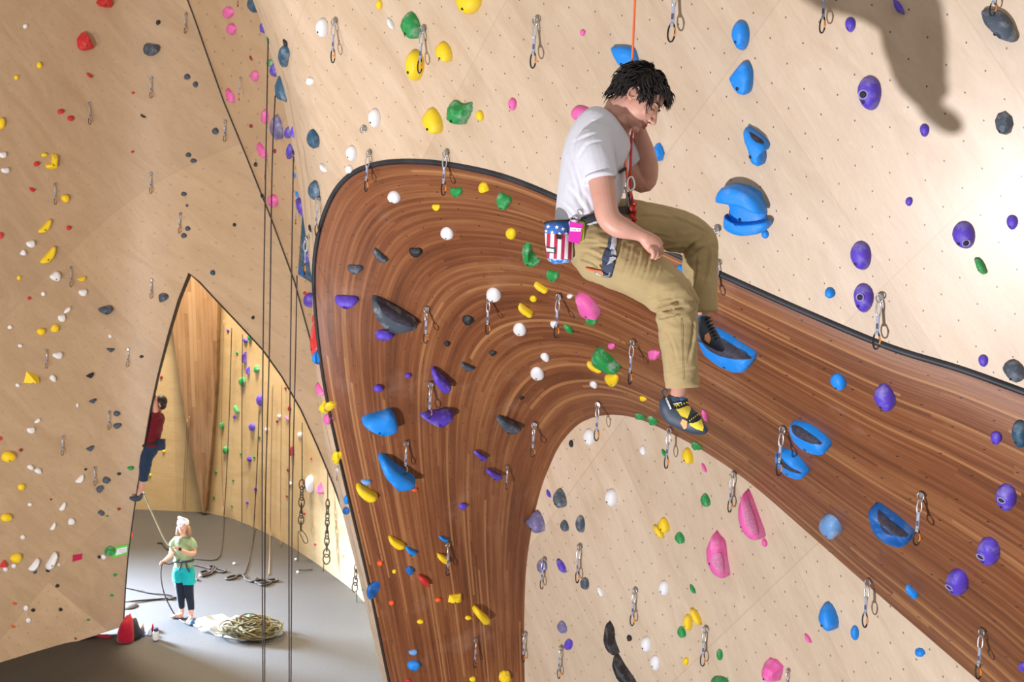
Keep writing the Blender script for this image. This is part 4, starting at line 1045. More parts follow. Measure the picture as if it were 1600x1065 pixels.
DF = 4.42                                          # depth of the far foot
def build_climber():
    root = empty('person', at(935, 345, 4.34), 'climber in white t-shirt and khaki trousers hanging on the orange rope, looking down', 'person')
    # ---- body: head, neck, both arms with hands, ankles as one skin
    bm = bmesh.new()
    p40 = radians(41); yw = radians(12)
    X = RT * cos(p40) - UP * sin(p40); Z = RT * sin(p40) + UP * cos(p40)
    Xh = X * cos(yw) - FW * sin(yw); Yh = FW * cos(yw) + X * sin(yw)
    C = at(999, 157, 4.25)
    HMx = Matrix(((Xh.x, Yh.x, Z.x, C.x), (Xh.y, Yh.y, Z.y, C.y), (Xh.z, Yh.z, Z.z, C.z), (0, 0, 0, 1)))
    def hp(x, y, z): return HMx @ Vector((x, y, z))
    R3 = HMx.to_3x3()
    def eb(c, r, b=bm, M=None): add_ball(b, hp(*c), r, (R3 @ M) if M else R3, 20, 14)
    def ry(d): return Matrix.Rotation(radians(d), 3, 'Y')
    eb((-.012, 0, .030), (.100, .076, .090)); eb((.020, 0, -.012), (.072, .068, .085))
    eb((.033, 0, -.050), (.050, .052, .055)); eb((.035, 0, -.082), (.044, .044, .027)); eb((.068, 0, -.104), (.017, .019, .015))
    eb((.070, 0, .024), (.018, .048, .013)); eb((.057, .037, -.028), (.020, .020, .022)); eb((.057, -.037, -.028), (.020, .020, .022))
    add_tube(bm, [hp(.080, 0, .016), hp(.090, 0, -.004), hp(.103, 0, -.024), hp(.110, 0, -.036), hp(.103, 0, -.045)], [.007, .0085, .010, .0115, .009], 10)
    eb((.096, .010, -.040), (.010, .008, .007)); eb((.096, -.010, -.040), (.010, .008, .007))
    eb((.079, 0, -.058), (.014, .024, .012)); eb((.074, 0, -.080), (.014, .022, .013))
    eb((.0865, 0, -.0630), (.007, .021, .0052)); eb((.083, 0, -.0745), (.007, .018, .0055))
    for s in (-1, 1):
        eb((.071, s * .031, .003), (.0125, .0135, .0115))                       # closed lids
        # ears
        e0 = Vector((-.022, s * .073, -.008))
        pts = []
        for k in range(13):
            a = radians(-70 + k * 24); pts.append(hp(e0.x - .019 * cos(a) * 1.0 + .004, e0.y + s * (.006 + .006 * (1 + cos(a)) * .5), e0.z + .031 * sin(a)))
        add_tube(bm, pts, .0052, 8); eb((e0.x, e0.y, e0.z), (.014, .005, .024)); eb((e0.x + .008, e0.y + s * .004, e0.z - .026), (.009, .005, .010))
    # neck
    add_tube(bm, [at(946, 205, 4.38), at(956, 192, 4.35), hp(-.045, 0, -.075), hp(-.028, 0, -.03)], [.075, .064, .056, .055], 18)
    add_tube(bm, [at(968, 208, 4.34), hp(.0, 0, -.09), hp(.01, 0, -.06)], [.040, .043, .035], 14)
    # near arm
    limb_s(bm, [(926,222,4.20,20),(934,250,4.15,20),(940,285,4.12,20.5),(945,315,4.10,19),(950,338,4.09,19),(962,351,4.085,18.5),(976,357,4.08,16.5),(989,362,4.08,13),(1001,367,4.08,10.5),(1011,372,4.08,11)], 3, 18)
    # near hand lying over the thigh, fingers curled down its far side
    def seg(*L, b=bm): limb_s(b, L, 3, 12)
    limb_s(bm, [(1004,368,4.08,10,.020),(1013,375,4.08,13.5,.024),(1022,383,4.085,14.5,.024),(1027,389,4.09,13,.020)], 3, 14)
    for (x0, y0, x1, y1, x2, y2, d0) in ((1030,383,1034,391,1032,399,4.115),(1028,386,1031,395,1028,403,4.095),(1024,389,1027,398,1023,405,4.075),(1019,390,1021,398,1018,404,4.062)):
        limb_s(bm, [(x0 - 4, y0 - 3, d0, 4.4), (x0, y0, d0 - .004, 4.2), (x1, y1, d0, 3.9), (x2, y2, d0 + .012, 3.3)], 3, 10)
    limb_s(bm, [(1010,372,4.12,4.2),(1020,376,4.145,4.0),(1027,383,4.155,3.5),(1031,391,4.155,3.0)], 3, 10)
    # far arm: elbow down, hand at the rope behind the chin
    limb_s(bm, [(962,232,4.54,20),(978,254,4.58,20),(994,273,4.60,20),(1005,282,4.60,20),(1011,276,4.59,17.5),(1011,258,4.57,18.5),(1007,236,4.54,16.5),(1002,215,4.51,13),(999,200,4.49,10),(998,190,4.485,10)], 3, 18)
    limb_s(bm, [(998,194,4.485,9,.018),(999,182,4.48,13,.020),(1001,170,4.48,12,.018)], 3, 12)
    for k, (dx, c) in enumerate(((-8, 0), (-3, 1), (3, 1.4), (8, 2))):
        limb_s(bm, [(1001 + dx, 172, 4.48, 3.7), (1001 + dx * 1.1, 161, 4.475, 3.5), (999 + dx * 1.1, 153, 4.49, 3.2), (997 + dx, 156, 4.515, 2.9)], 3, 10)
    limb_s(bm, [(992,186,4.49,4.3),(986,178,4.51,3.8),(987,169,4.52,3.2)], 3, 10)
    # torso core under the shirt keeps the body in one piece
    limb_s(bm, [(925,352,4.34,34,.12),(928,300,4.34,38,.13),(933,245,4.36,38,.14),(938,215,4.37,36,.15),(948,200,4.38,24,.08)], 3, 18)
    limb(bm, [(926,222,4.22,18),(940,215,4.36,22),(964,234,4.54,18)], 14)
    # hips, thighs and shins inside the trousers, bare ankles
    limb_s(bm, [(925,345,4.34,32,.12),(930,380,4.32,34,.12),(980,412,4.22,30),(1030,446,4.17,27),(1058,474,4.16,24),(1060,520,4.17,20),(1063,575,4.19,14),(1062,603,4.20,13),(1059,620,4.20,13.5),(1057,634,4.20,13)], 3, 16)
    limb_s(bm, [(930,372,4.36,28,.11),(985,352,4.43,25),(1050,360,4.43,21),(1085,371,4.43,17),(1095,420,4.43,15),(1098,465,4.42,12),(1098,488,DF,11),(1097,503,DF,11.5)], 3, 16)
    body = mesh_in('body', remeshed(bm, 0.0042, 2, 0.5), SK, root)
    body['label'] = 'tanned skin of face, neck and bare arms'
    # brows, lashes, lips
    for s in (-1, 1):
        b = bmesh.new(); add_tube(b, [hp(.088, s * .014, .021), hp(.087, s * .026, .026), hp(.078, s * .042, .025), hp(.068, s * .052, .019)], [.0028, .0042, .004, .002], 8); bm_in('eyebrow', b, M_HAIR, root)
        b = bmesh.new(); add_tube(b, [hp(.082, s * .020, -.003), hp(.0842, s * .030, -.006), hp(.078, s * .042, -.004)], [.0012, .0019, .0012], 6); bm_in('eyelashes', b, M_HAIR, root)
    b = bmesh.new()
    for zz, rr in ((-.0640, .0062), (-.0745, .0066)): add_tube(b, [hp(.080, -.024, -.069), hp(.0895, -.012, zz), hp(.0925, 0, zz), hp(.0895, .012, zz), hp(.080, .024, -.069)], [.002, rr * .7, rr * .8, rr * .7, .002], 8)
    bm_in('lips', b, M_LIP, root)
    b = bmesh.new(); add_ball(b, hp(.087, 0, -.069), (.005, .012, .0022), R3); bm_in('mouth', b, M_DARK, root)
    # hair: a cap and many overlapping curling locks
    b = bmesh.new(); rs = random.Random(5)
    add_ball(b, hp(-.030, 0, .045), (.108, .087, .090), R3, 26, 18); add_ball(b, hp(-.060, 0, .010), (.066, .074, .068), R3, 20, 14)
    for k in range(950):
        th = rs.uniform(-pi, pi); ph = rs.uniform(-0.45, 1.45)
        d = Vector((cos(ph) * cos(th), cos(ph) * sin(th), sin(ph)))
        base = Vector((-.028 + d.x * .106, d.y * .085, .042 + d.z * .087))
        if base.x > .040 and base.z < .088: continue                     # the face
        if base.z < -.012 and base.x > -.050: continue                   # clear of the ear
        if base.z < .0 and base.x > -.012: continue
        flow = Vector((0.55, 0.25 * (1 if d.y > 0 else -1) + rs.uniform(-.5, .5), -0.55 + rs.uniform(-.35, .35)))
        if base.x < -.03: flow = Vector((-0.25 + rs.uniform(-.3, .3), rs.uniform(-.4, .4), -0.8))
        flow -= d * flow.dot(d); flow.normalize()
        side = d.cross(flow); L = rs.uniform(.030, .065); lift_ = rs.uniform(.003, .022); cu = rs.uniform(-1, 1)
        if base.x > .035: L *= 1.15; lift_ += .008
        pts = []
        for j in range(7):
            t = j / 6
            q = base + flow * (L * t) + d * (lift_ * sin(min(1, t * 1.3) * pi * .7) - .0 * t) + side * (cu * .012 * sin(t * 3.0))
            if base.x > .03: q += Vector((0.9, 0, -.35)) * (.012 * t * t)
            pts.append(hp(*q))
        r0 = rs.uniform(.0022, .0052)
        add_tube(b, pts, [(r0 * w, r0 * w * .55) for w in (.8, 1.1, 1.15, 1.0, .75, .5, .12)], 6)
    for k in range(330):   # back of the head down to the nape
        a = rs.uniform(-2.3, 2.3); zz = rs.uniform(-.05, .05); base = Vector((-.055 - .070 * cos(a), .076 * sin(a), zz)); L = rs.uniform(.025, .045); d = Vector((-cos(a), sin(a), 0)); cu = rs.uniform(-1, 1)
        if base.x > (-.030 if zz > -.03 else -.05): continue
        add_tube(b, [hp(*(base + Vector((0, cu * .006 * sin(3 * t), -L * t)) + d * (.010 * sin(t * 2.6) - .003))) for t in (0, .2, .4, .6, .8, 1)], [rs.uniform(.0025, .0045) * w for w in (.8, 1.1, 1, .8, .5, .1)], 6)
    for k in range(230):   # fringe hanging over the brow
        y = rs.uniform(-.068, .068); base = Vector((.052 + rs.uniform(-.02, .022) - abs(y) * .25, y, .092 + rs.uniform(-.014, .012) - abs(y) * .25))
        fx = rs.uniform(.6, 1.0); L = rs.uniform(.035, .066); cu = rs.uniform(-1, 1)
        pts = []
        for j in range(7):
            t = j / 6; q = base + Vector((fx * L * t, cu * .010 * sin(3 * t) , .012 * sin(t * 2.4) - L * .38 * t * t)); pts.append(hp(*q))
        r0 = rs.uniform(.0018, .0042); add_tube(b, pts, [r0 * w for w in (1.0, 1.1, 1.0, .9, .7, .4, .1)], 6)
    for s in (-1, 1):      # sideburns and hair in front of the ear
        for k in range(34):
            base = Vector((rs.uniform(-.005, .032), s * rs.uniform(.066, .076), rs.uniform(.005, .045)))
            L = rs.uniform(.022, .040); pts = []
            for j in range(5):
                t = j / 4; pts.append(hp(*(base + Vector((.010 * t + rs.uniform(-.001, .001), s * (.004 - .004 * t), -L * t)))))
            add_tube(b, pts, [.0042, .0045, .0038, .0026, .0008], 6)
    bm_in('hair', b, M_HAIR, root)
    # ---- t-shirt
    b = bmesh.new()
    limb_s(b, [(913,357,4.33,45,.155),(913,345,4.33,46,.160),(917,320,4.33,47,.160),(925,285,4.33,50,.165),(931,250,4.34,52,.175),(934,225,4.35,49,.185),(938,207,4.36,41,.175),(946,196,4.37,31,.12),(951,191,4.37,25,.09)], 4, 30)
    limb_s(b, [(936,212,4.28,20,.06),(929,224,4.21,27,.085),(928,240,4.17,29,.085),(933,262,4.14,26.5,.078),(937,279,4.13,25.5,.074)], 4, 22)
    limb_s(b, [(945,215,4.46,20,.07),(962,226,4.54,24,.08),(976,242,4.57,24,.078),(986,254,4.585,22,.07)], 4, 20)
    me = remeshed(b, 0.0055, 3, 0.5)
    crumple(me, .0060, 4.5, 3, (1, 1, .6)); crumple(me, .0020, 11.0, 8, (1, 1, .5))
    crease(me, [(890,296,922,345,4,0.0060),(884,250,903,318,4,0.0054),(899,268,912,318,3,0.0036),(898,222,936,208,2.5,0.0036),(905,245,926,218,3,0.0036),(900,330,932,352,3,0.0048),(958,228,962,280,3,0.0048),(968,240,966,300,3,0.0048),(948,262,952,278,2.5,0.0024),
                (878,318,905,350,3,0.0042),(912,300,925,332,3,0.0036),(916,226,945,222,2.5,0.0030),(925,190,948,200,2.5,0.0024)])
    tee = mesh_in('t_shirt', me, M_TEE, root)
    b = bmesh.new(); limb(b, [(936.5,275,4.128,26.3,.077),(937.5,281,4.126,26.0,.076)], 24); bm_in('sleeve_hem', b, M_TEE, root).parent = tee
    b = bmesh.new(); nk = [at(941 + 31 * 0, 177, 4.37)]
    cpt = at(954, 189, 4.375); ax = (at(971, 207, 4.375) - at(939, 174, 4.375)) * 0.5
    add_tube(b, [cpt + ax * cos(a) + FW * (.082 * sin(a)) for a in [2 * pi * k / 28 for k in range(28)]], .0042, 8, True); c = bm_in('neck_band', b, M_TEE, root); c.parent = tee
    # ---- trousers
    b = bmesh.new()
    limb_s(b, [(921,352,4.34,36,.14),(920,372,4.33,36,.15),(928,388,4.30,38,.15),(945,396,4.26,44,.13),(978,413,4.21,43,.115),(1012,433,4.18,40,.10),(1043,455,4.16,36.5,.088),(1058,477,4.16,32.5,.082),(1059,505,4.17,29.5,.076),(1061,545,4.18,27.5,.072),(1064,580,4.20,26.5,.068),(1066,603,4.205,25.8,.066)], 4, 28)
    limb_s(b, [(925,365,4.38,32,.14),(960,352,4.43,40,.12),(990,351,4.44,38,.11),(1025,356,4.43,35,.10),(1062,362,4.43,33,.092),(1088,376,4.43,30,.085),(1094,400,4.43,27,.08),(1094,430,4.43,26,.078),(1095,460,DF,25,.074),(1096,486,DF,24,.070)], 4, 28)
    me = remeshed(b, 0.0060, 3, 0.5)
    kn1, kn2, gr = at(1045, 485, 4.12), at(1075, 385, 4.32), at(960, 385, 4.22)
    def mask(p): return 0.45 + 1.5 * math.exp(-((p - kn1).length / .10) ** 2) + 1.3 * math.exp(-((p - kn2).length / .09) ** 2) + 1.6 * math.exp(-((p - gr).length / .11) ** 2)
    crumple(me, .0085, 6.5, 11, (1, 1, 1.7), mask); crumple(me, .0034, 15.0, 4, (1, 1, 1.5), mask)
    crease(me, [(1027,489,1070,480,2.6,.016),(1024,480,1062,470,2.4,.010),(1018,468,1052,458,2.4,.007),(1032,498,1060,496,2,.006),(928,384,966,393,2.4,.010),(922,396,950,412,2.4,.010),(986,384,974,424,2.4,.010),(1000,392,988,430,2.4,.010),
                (970,380,958,410,2.4,.009),(1014,398,1004,436,2.4,.009),(1030,412,1018,440,2.4,.006),(905,378,935,380,2.2,.007),(908,392,940,400,2.2,.007),(1040,515,1056,560,2.4,.006),(1084,498,1076,560,2.6,.008),(1042,588,1086,576,2,.006),(1045,572,1070,566,2,.004),
                (1036,545,1050,575,2,.004),(1026,394,1072,388,2.6,.014),(1066,396,1094,376,2.4,.012),(1074,404,1100,386,2.4,.010),(1088,402,1082,446,2.4,.008),(1108,390,1100,440,2.4,.008),
                (1000,338,1046,342,2.4,.007),(1010,322,1050,330,2,.006),(1000,366,1046,372,2.4,.006),(1050,340,1100,362,2.4,.005),(1076,450,1090,476,2,.005),(1064,420,1074,444,2,.004)])
    tr = mesh_in('trousers', me, M_KHAKI, root)
    b = bmesh.new(); limb(b, [(1065.8,590,4.205,27.0,.069),(1066.5,605,4.205,26.6,.068)], 26); c = bm_in('trouser_hem', b, M_KHAKI, root); c.parent = tr
    b = bmesh.new(); limb(b, [(1095.5,476,DF,25.2,.073),(1096,488,DF,24.8,.072)], 26); c = bm_in('trouser_hem', b, M_KHAKI, root); c.parent = tr
    M_SEAMK = simple('khaki_stitching', (0.29, 0.215, 0.10), 0.9)
    for poly in ([(1064,497),(1066,497),(1069,592),(1067,592)], [(1030,498),(1062,491),(1062,493),(1030,500)], [(908,405),(925,411),(934,418),(933,420),(924,413),(907,407)]):
        c = decal('seam', tr, root, poly, M_SEAMK, 0.0022, 0.003, 2)
        if c: c.parent = tr
    # ---- harness
    def loop(c, a, half, ddepth, r, m=40):
        """flattened loop of webbing: a = image direction (px) of the long half axis"""
        C_ = at(*c); A = at(c[0] + a[0], c[1] + a[1], c[2]) - C_
        return [C_ + A * cos(t) * half + FW * (ddepth * sin(t)) for t in [2 * pi * k / m for k in range(m)]]
    b = bmesh.new(); L = loop((931, 345, 4.33), (52, -15), 1.0, .178, 0)
    add_tube(b, L, [(.017, .006)] * 40, 8, True, ref=Vector((0, 0, 1)) if False else (at(931, 345, 4.33) - at(927, 330, 4.33)).normalized().cross(Vector((0, 0, 1))) * 0 + (L[1] - L[0]).cross((at(931, 345, 4.33) - at(934, 355, 4.33)).normalized()))
    har = bm_in('harness', b, M_WEBK, root); har['label'] = 'black waist belt of the climbing harness'
    for poly, mt, lb in (([(951,372),(962,370),(963,390),(961,412),(956,432),(945,431),(942,415),(944,396),(950,384)], M_WEB, 'slate blue padded leg loop'),
                         ([(956,366),(964,366),(962,398),(955,398)], M_WEBL, 'light grey webbing strap'),
                         ([(952,402),(961,402),(960,411),(951,411)], M_WEBL, 'light grey buckle')):
        c = decal('leg_loop' if mt is M_WEB else 'strap', tr, root, poly, mt, .011 if mt is M_WEB else .015, .006, 3)
        if c: c.parent = har; c['label'] = lb
    b = bmesh.new(); add_tube(b, [at(916,418,4.19), at(925,422,4.16), at(938,424,4.14), at(951,426,4.13)], (.0045), 8); c = bm_in('gear_loop', b, M_ROPE, root); c.parent = har; c['label'] = 'orange gear loop cord'
    b = bmesh.new(); P = [(928,423),(934,428),(944,432),(951,431),(954,424),(953,420)]; add_tube(b, [at(x, y, 4.12) for x, y in P], .0036, 8); c = bm_in('carabiner', b, M_SILVER, root); c.parent = har
    for pts, mt in (([(983,300),(986,318),(988,336)], M_WEB), ([(977,292),(980,305),(979,322)], M_WEBL)):
        b = bmesh.new(); add_tube(b, [at(x, y, 4.30) for x, y in pts], [(.012, .005)] * 3, 8); c = bm_in('belay_loop', b, mt, root); c.parent = har
    # ---- shoes
    b = bmesh.new()
    limb_s(b, [(1036,622,4.205,5,.022),(1041,632,4.20,13,.034),(1050,640,4.20,20,.038),(1062,648,4.195,21,.042),(1075,656,4.19,19,.046),(1088,665,4.18,14.5,.046),(1099,671,4.17,9,.034),(1105,674,4.165,4,.018)], 4, 22)
    limb(b, [(1058,640,4.20,17,.037),(1058,628,4.20,17,.036),(1060,619,4.20,15.5,.034)], 18)
    add_tube(b, [at(1038, 622, 4.20), at(1034, 612, 4.205), at(1038, 607, 4.205), at(1043, 613, 4.20)], .005, 8)
    sh = mesh_in('climbing_shoe', remeshed(b, .0042, 2), M_SHOE, root); sh['label'] = 'yellow and black climbing shoe with blue rubber heel'
    for nm, poly, mt in (('suede_panel', [(1056,639),(1077,632),(1079,640),(1074,654),(1064,650)], M_YEL), ('suede_panel', [(1078,655),(1087,660),(1095,655),(1099,667),(1098,673),(1088,670),(1077,664)], M_YEL),
                         ('strap', [(1048,630),(1058,628),(1077,622),(1079,632),(1060,639),(1051,638)], M_SBLK), ('strap', [(1073,655),(1090,643),(1096,650),(1092,657),(1083,661),(1075,660)], M_SBLK),
                         ('suede_panel', [(1066,654),(1074,658),(1073,668),(1069,670),(1063,661)], M_ORA), ('lining', [(1062,621),(1072,620),(1074,626),(1063,630)], M_SBLU),
                         ('strap_print', [(1053,633),(1060,631),(1060,632.5),(1053,634.5)], M_YEL), ('strap_print', [(1052,630.5),(1064,628),(1064,629.4),(1052,632)], M_CHALK), ('heel_print', [(1039,623),(1041,622),(1049,638),(1047,640)], M_CHALK)):
        if nm == 'lining': pass
        c = decal(nm, sh, root, poly, mt, .0026 if mt in (M_YEL, M_ORA, M_SBLU) and nm != 'strap_print' else .0042 if nm == 'strap' else .0060, .002, 2.2)
        if c: c.parent = sh
    for k in range(6):
        for (x0, y0, sx, sy) in ((1056, 634.5, 3.6, -1.7), (1077, 656.5, 2.6, -2.0)):
            x = x0 + k * sx; y = y0 + k * sy
            c = decal('strap_print', sh, root, [(x, y), (x + 1.2, y - .6), (x + 2.0, y + 1.6), (x + .8, y + 2.0)], M_YEL, .0062, .001, 2)
            if c: c.parent = sh
    b = bmesh.new()
    limb_s(b, [(1076,502,DF,6,.025),(1082,509,DF,14,.034),(1092,514,DF,18,.038),(1103,521,DF,17,.040),(1114,531,DF,13,.040),(1124,541,DF,8.5,.030),(1131,547,DF,4,.015)], 4, 22)
    limb(b, [(1095,512,DF,14,.034),(1096,500,DF,14,.033),(1096,494,DF,13.5,.031)], 18)
    sf = mesh_in('climbing_shoe', remeshed(b, .0045, 2), M_SHOE, root); sf['label'] = 'dark climbing shoe with orange patch in front of the blue ledge hold'
    for nm, poly, mt in (('suede_panel', [(1101,523),(1107,519),(1111,529),(1108,536),(1101,530)], M_ORA), ('collar', [(1086,495),(1105,491),(1105,494),(1086,498)], M_SBLU)):
        c = decal(nm, sf, root, poly, mt, .003, .002, 2.2)
        if c: c.parent = sf
    b = bmesh.new()
    for k in range(7): x = 1106 + k * 2.2; y = 497 + k * 5.2; add_tube(b, [at(x - 4, y + 3, DF - .035), at(x, y, DF - .045), at(x + 4, y - 1, DF - .03)], .0035, 6)
    c = bm_in('laces', b, M_SBLK, root); c.parent = sf
    return root, tee
CLIMBER, TEE = build_climber()

# ---- ropes on the climber
def rope(name, pts, r, mat, label, cat='rope', group=None, k=6, n=8, parent=None):
    P = crom(pts, k) if k > 1 else pts
    b = bmesh.new(); add_tube(b, [at(*p) for p in P], r, n)
    o = bm_obj(name, b, mat); o['label'] = label; o['category'] = cat
    if group: o['group'] = group
    return o
rope('climbing_rope', [(996,-80,4.47),(992,0,4.475),(989,70,4.48),(987,110,4.485),(983,160,4.50),(978,190,4.47),(975,208,4.36),(976,240,4.26),(978,262,4.215),(982,290,4.22),(986,305,4.24)], .0052, M_ROPE, 'orange rope running from the top of the photo down to the climber')
rope('lowering_strand', [(1001,168,4.505),(996,185,4.52),(988,204,4.42),(986,235,4.27),(985,265,4.22),(984,285,4.23),(988,312,4.26),(992,332,4.27),(990,346,4.27)], .0055, M_ROPER, 'dark red rope strand held at the chest of the hanging climber')
b = bmesh.new()
for k in range(14):
    a = k * 1.15; add_ball(b, at(989 + 3 * cos(a), 318 + k * 2.3, 4.24 + .012 * sin(a)), (.010, .010, .008), None, 8, 6)
tag(bm_obj('tie_in_knot', b, M_ROPER), 'dark red tie-in knot at the waist of the hanging climber', 'knot')
r = empty('belay_device', at(984, 290, 4.19), 'silver carabiner with black belay device on the climber\'s chest', 'belay device')
b = bmesh.new(); add_tube(b, [at(x, y, 4.195) for x, y in crom([(981,280),(987,276),(991,286),(990,294),(984,298),(980,290),(981,280)], 3)[:-1]], .0042, 8, True); bm_in('carabiner', b, M_SILVER, r)
b = bmesh.new(); add_box(b, at(973, 266, 4.20), .016, .010, .006, Matrix((RT, FW, UP)).transposed() @ Matrix.Rotation(-0.6, 3, 'Y')); bm_in('device_body', b, M_BLACKM, r, False)

# ---- chalk bag and cards hanging from the belt
def flag_mat():
    t = NT('flag_print_cloth'); b = t.b; tc = t.n('ShaderNodeTexCoord'); s = t.n('ShaderNodeSeparateXYZ'); t.l(tc.outputs['Generated'], s.inputs[0])
    z = s.outputs[2]
    x = s.outputs[0]
    f = t.math('FRACT', t.math('MULTIPLY', t.math('ADD', x, 0.03), 4.2)); st = t.math('GREATER_THAN', f, 0.5)
    c = t.mix(st, (0.80, 0.80, 0.84), (0.42, 0.02, 0.07))
    n1 = t.n('ShaderNodeTexNoise', i_Scale=9.0, i_Detail=2.0); t.l(tc.outputs['Generated'], n1.inputs['Vector'])
    low = t.mix(t.math('GREATER_THAN', n1.outputs[0], 0.5), (0.03, 0.16, 0.52), (0.35, 0.5, 0.8))
    c = t.mix(t.math('LESS_THAN', z, 0.13), c, low)
    c = t.mix(t.math('GREATER_THAN', z, 0.70), c, (0.035, 0.14, 0.48))
    t.l(c, b.inputs['Base Color']); b.inputs['Roughness'].default_value = 0.8
    n2 = t.n('ShaderNodeTexNoise', i_Scale=14.0, i_Detail=3.0); t.l(tc.outputs['Generated'], n2.inputs['Vector'])
    bp = t.n('ShaderNodeBump', i_Strength=0.3, i_Distance=0.006); t.l(n2.outputs[0], bp.inputs['Height']); t.l(bp.outputs[0], b.inputs['Normal'])
    return t.m
DB = 4.24
r = empty('chalk_bag', at(874, 410, DB), 'chalk bag with stars and red and white stripes at the climber\'s hip', 'chalk bag')
b = bmesh.new(); V = [at(876,411,DB), at(875.5,405,DB), at(875,395,DB), at(874,378,DB), at(873,362,DB), at(872.5,348,DB)]
add_tube(b, V, [.030, .052, .056, .058, .058, .058], 28, ref=FW)
rb = add_tube(b, [at(872.5,348,DB), at(872.8,353,DB), at(873,362,DB), at(874,385,DB)], [.058, .053, .050, .048], 28, ref=FW)
cb_ = bm_in('pouch', b, flag_mat(), r)
b = bmesh.new(); c0 = at(872.5, 347.5, DB); axu = (at(872.5, 348, DB) - at(874, 378, DB)).normalized(); s1 = axu.cross(FW).normalized(); s2 = axu.cross(s1)
add_tube(b, [c0 + s1 * (.0565 * cos(2 * pi * k / 30)) + s2 * (.0565 * sin(2 * pi * k / 30)) for k in range(30)], .0048, 8, True); bm_in('rim', b, M_WEBK, r)
b = bmesh.new(); add_tube(b, [at(873, 357, DB), at(873.2, 360, DB)], .0515, 24, ref=FW); bm_in('lining', b, M_WEBK, r)
star = []
for k in range(10): a = -pi / 2 + k * pi / 5; q = 1 if k % 2 == 0 else .42; star.append((cos(a) * q, sin(a) * q))
for sx, sy, ss in ((857,354,3.6),(870,355,3.8),(879,358,3.6),(854,361,3.0),(863,363,3.6),(884,365,3.0),(874,365,3.0)):
    decal('star', cb_, r, [(sx + a * ss, sy + b_ * ss) for a, b_ in star], M_CHALK, .0022, .001, 1.6)
decal('label_patch', cb_, r, [(852,385),(868,387),(868,396),(853,394)], simple('patch_green_black', (0.03, 0.07, 0.06), .8), .0024, .001, 2)
decal('label_patch', cb_, r, [(855,387.5),(866,389),(866,394.5),(855,392.5)], M_CHALK, .0036, .001, 2)
decal('loop_strap', cb_, r, [(869,366),(877,367),(877,374),(870,373)], M_WEBK, .004, .002, 2)
def card(name, poly, d, mat, label, th=.0015):
    r_ = empty(name, at(poly[0][0], poly[0][1], d), label, 'tag')
    b = bmesh.new(); f = [b.verts.new(at(x, y, d + dz)) for dz in (0, th) for x, y in poly]; n = len(poly)
    b.faces.new(f[:n]); b.faces.new(f[n:][::-1])
    for i in range(n): b.faces.new((f[i], f[(i + 1) % n], f[(i + 1) % n + n], f[i + n]))
    o = bm_in('card', b, mat, r_, False); return r_, o
M_MAG = simple('magenta_card', (0.72, 0.02, 0.45), 0.5); M_LIME = simple('lime_card', (0.55, 0.72, 0.02), 0.5)
rc, co = card('key_tag', [(890,346),(911,349),(906,381),(888,377)], 4.155, M_MAG, 'magenta card with white writing clipped to climber\'s belt beside chalk bag')
card('key_tag', [(905,345),(914,347),(911,378),(903,377)], 4.165, M_LIME, 'lime green card behind the magenta card at the climber\'s belt')
# the two worn lines of white lettering
def text_on(body, root_, cx, cy, d, h, mat, rot=0, name='lettering', sx=1.0, parent=None):
    cu = bpy.data.curves.new('t', 'FONT'); cu.body = body; cu.align_x = 'CENTER'; cu.align_y = 'CENTER'; cu.size = h; cu.extrude = .0006; cu.offset = h * .02
    o = bpy.data.objects.new('t', cu); COL.objects.link(o); dg = bpy.context.evaluated_depsgraph_get(); dg.update()
    me = bpy.data.meshes.new_from_object(o.evaluated_get(dg)); bpy.data.objects.remove(o)
    c, s = cos(rot), sin(rot); P = at(cx, cy, d)
    Rv = (RT * c + UP * s) * sx; Uv = -RT * s + UP * c
    me.transform(Matrix(((Rv.x, Uv.x, -FW.x, P.x), (Rv.y, Uv.y, -FW.y, P.y), (Rv.z, Uv.z, -FW.z, P.z), (0, 0, 0, 1))))
    q = link(name, me, mat, smooth=False); localize(root_, q); return q
def print_patch(poly, mat, d, name='print'):
    b = bmesh.new(); b.faces.new([b.verts.new(at(x, y, d)) for x, y in poly]); bm_in(name, b, mat, rc, False)
print_patch([(891,354.8),(909.4,356.6),(909.2,357.4),(907.8,357.4),(907.2,361.8),(890.6,361.2)], M_CHALK, 4.1535)      # two worn lines of lettering, too small to read
for x in (895.4, 898.2, 903.8): print_patch([(x,358.2),(x+.9,358.3),(x+.8,360.0),(x-.1,359.9)], M_MAG, 4.1525)
for x in (893.2, 900.6, 906.0): print_patch([(x,355.1),(x+.5,355.15),(x+.45,356.4),(x-.05,356.35)], M_MAG, 4.1525)
b = bmesh.new(); add_tube(b, [at(x, y, 4.15) for x, y in crom([(894,346),(891,341),(897,338),(902,341),(901,346)], 3)], .0018, 6); bm_in('key_ring', b, M_SILVER, rc)
b = bmesh.new(); add_tube(b, [at(893,347,4.17), at(888,343,4.20), at(895,341,4.165), at(903,344,4.16), at(912,345,4.15)], .003, 6)
tag(bm_obj('accessory_cord', b, M_WEBK), 'thin black cord fixing the chalk bag and cards to the belt', 'cord')
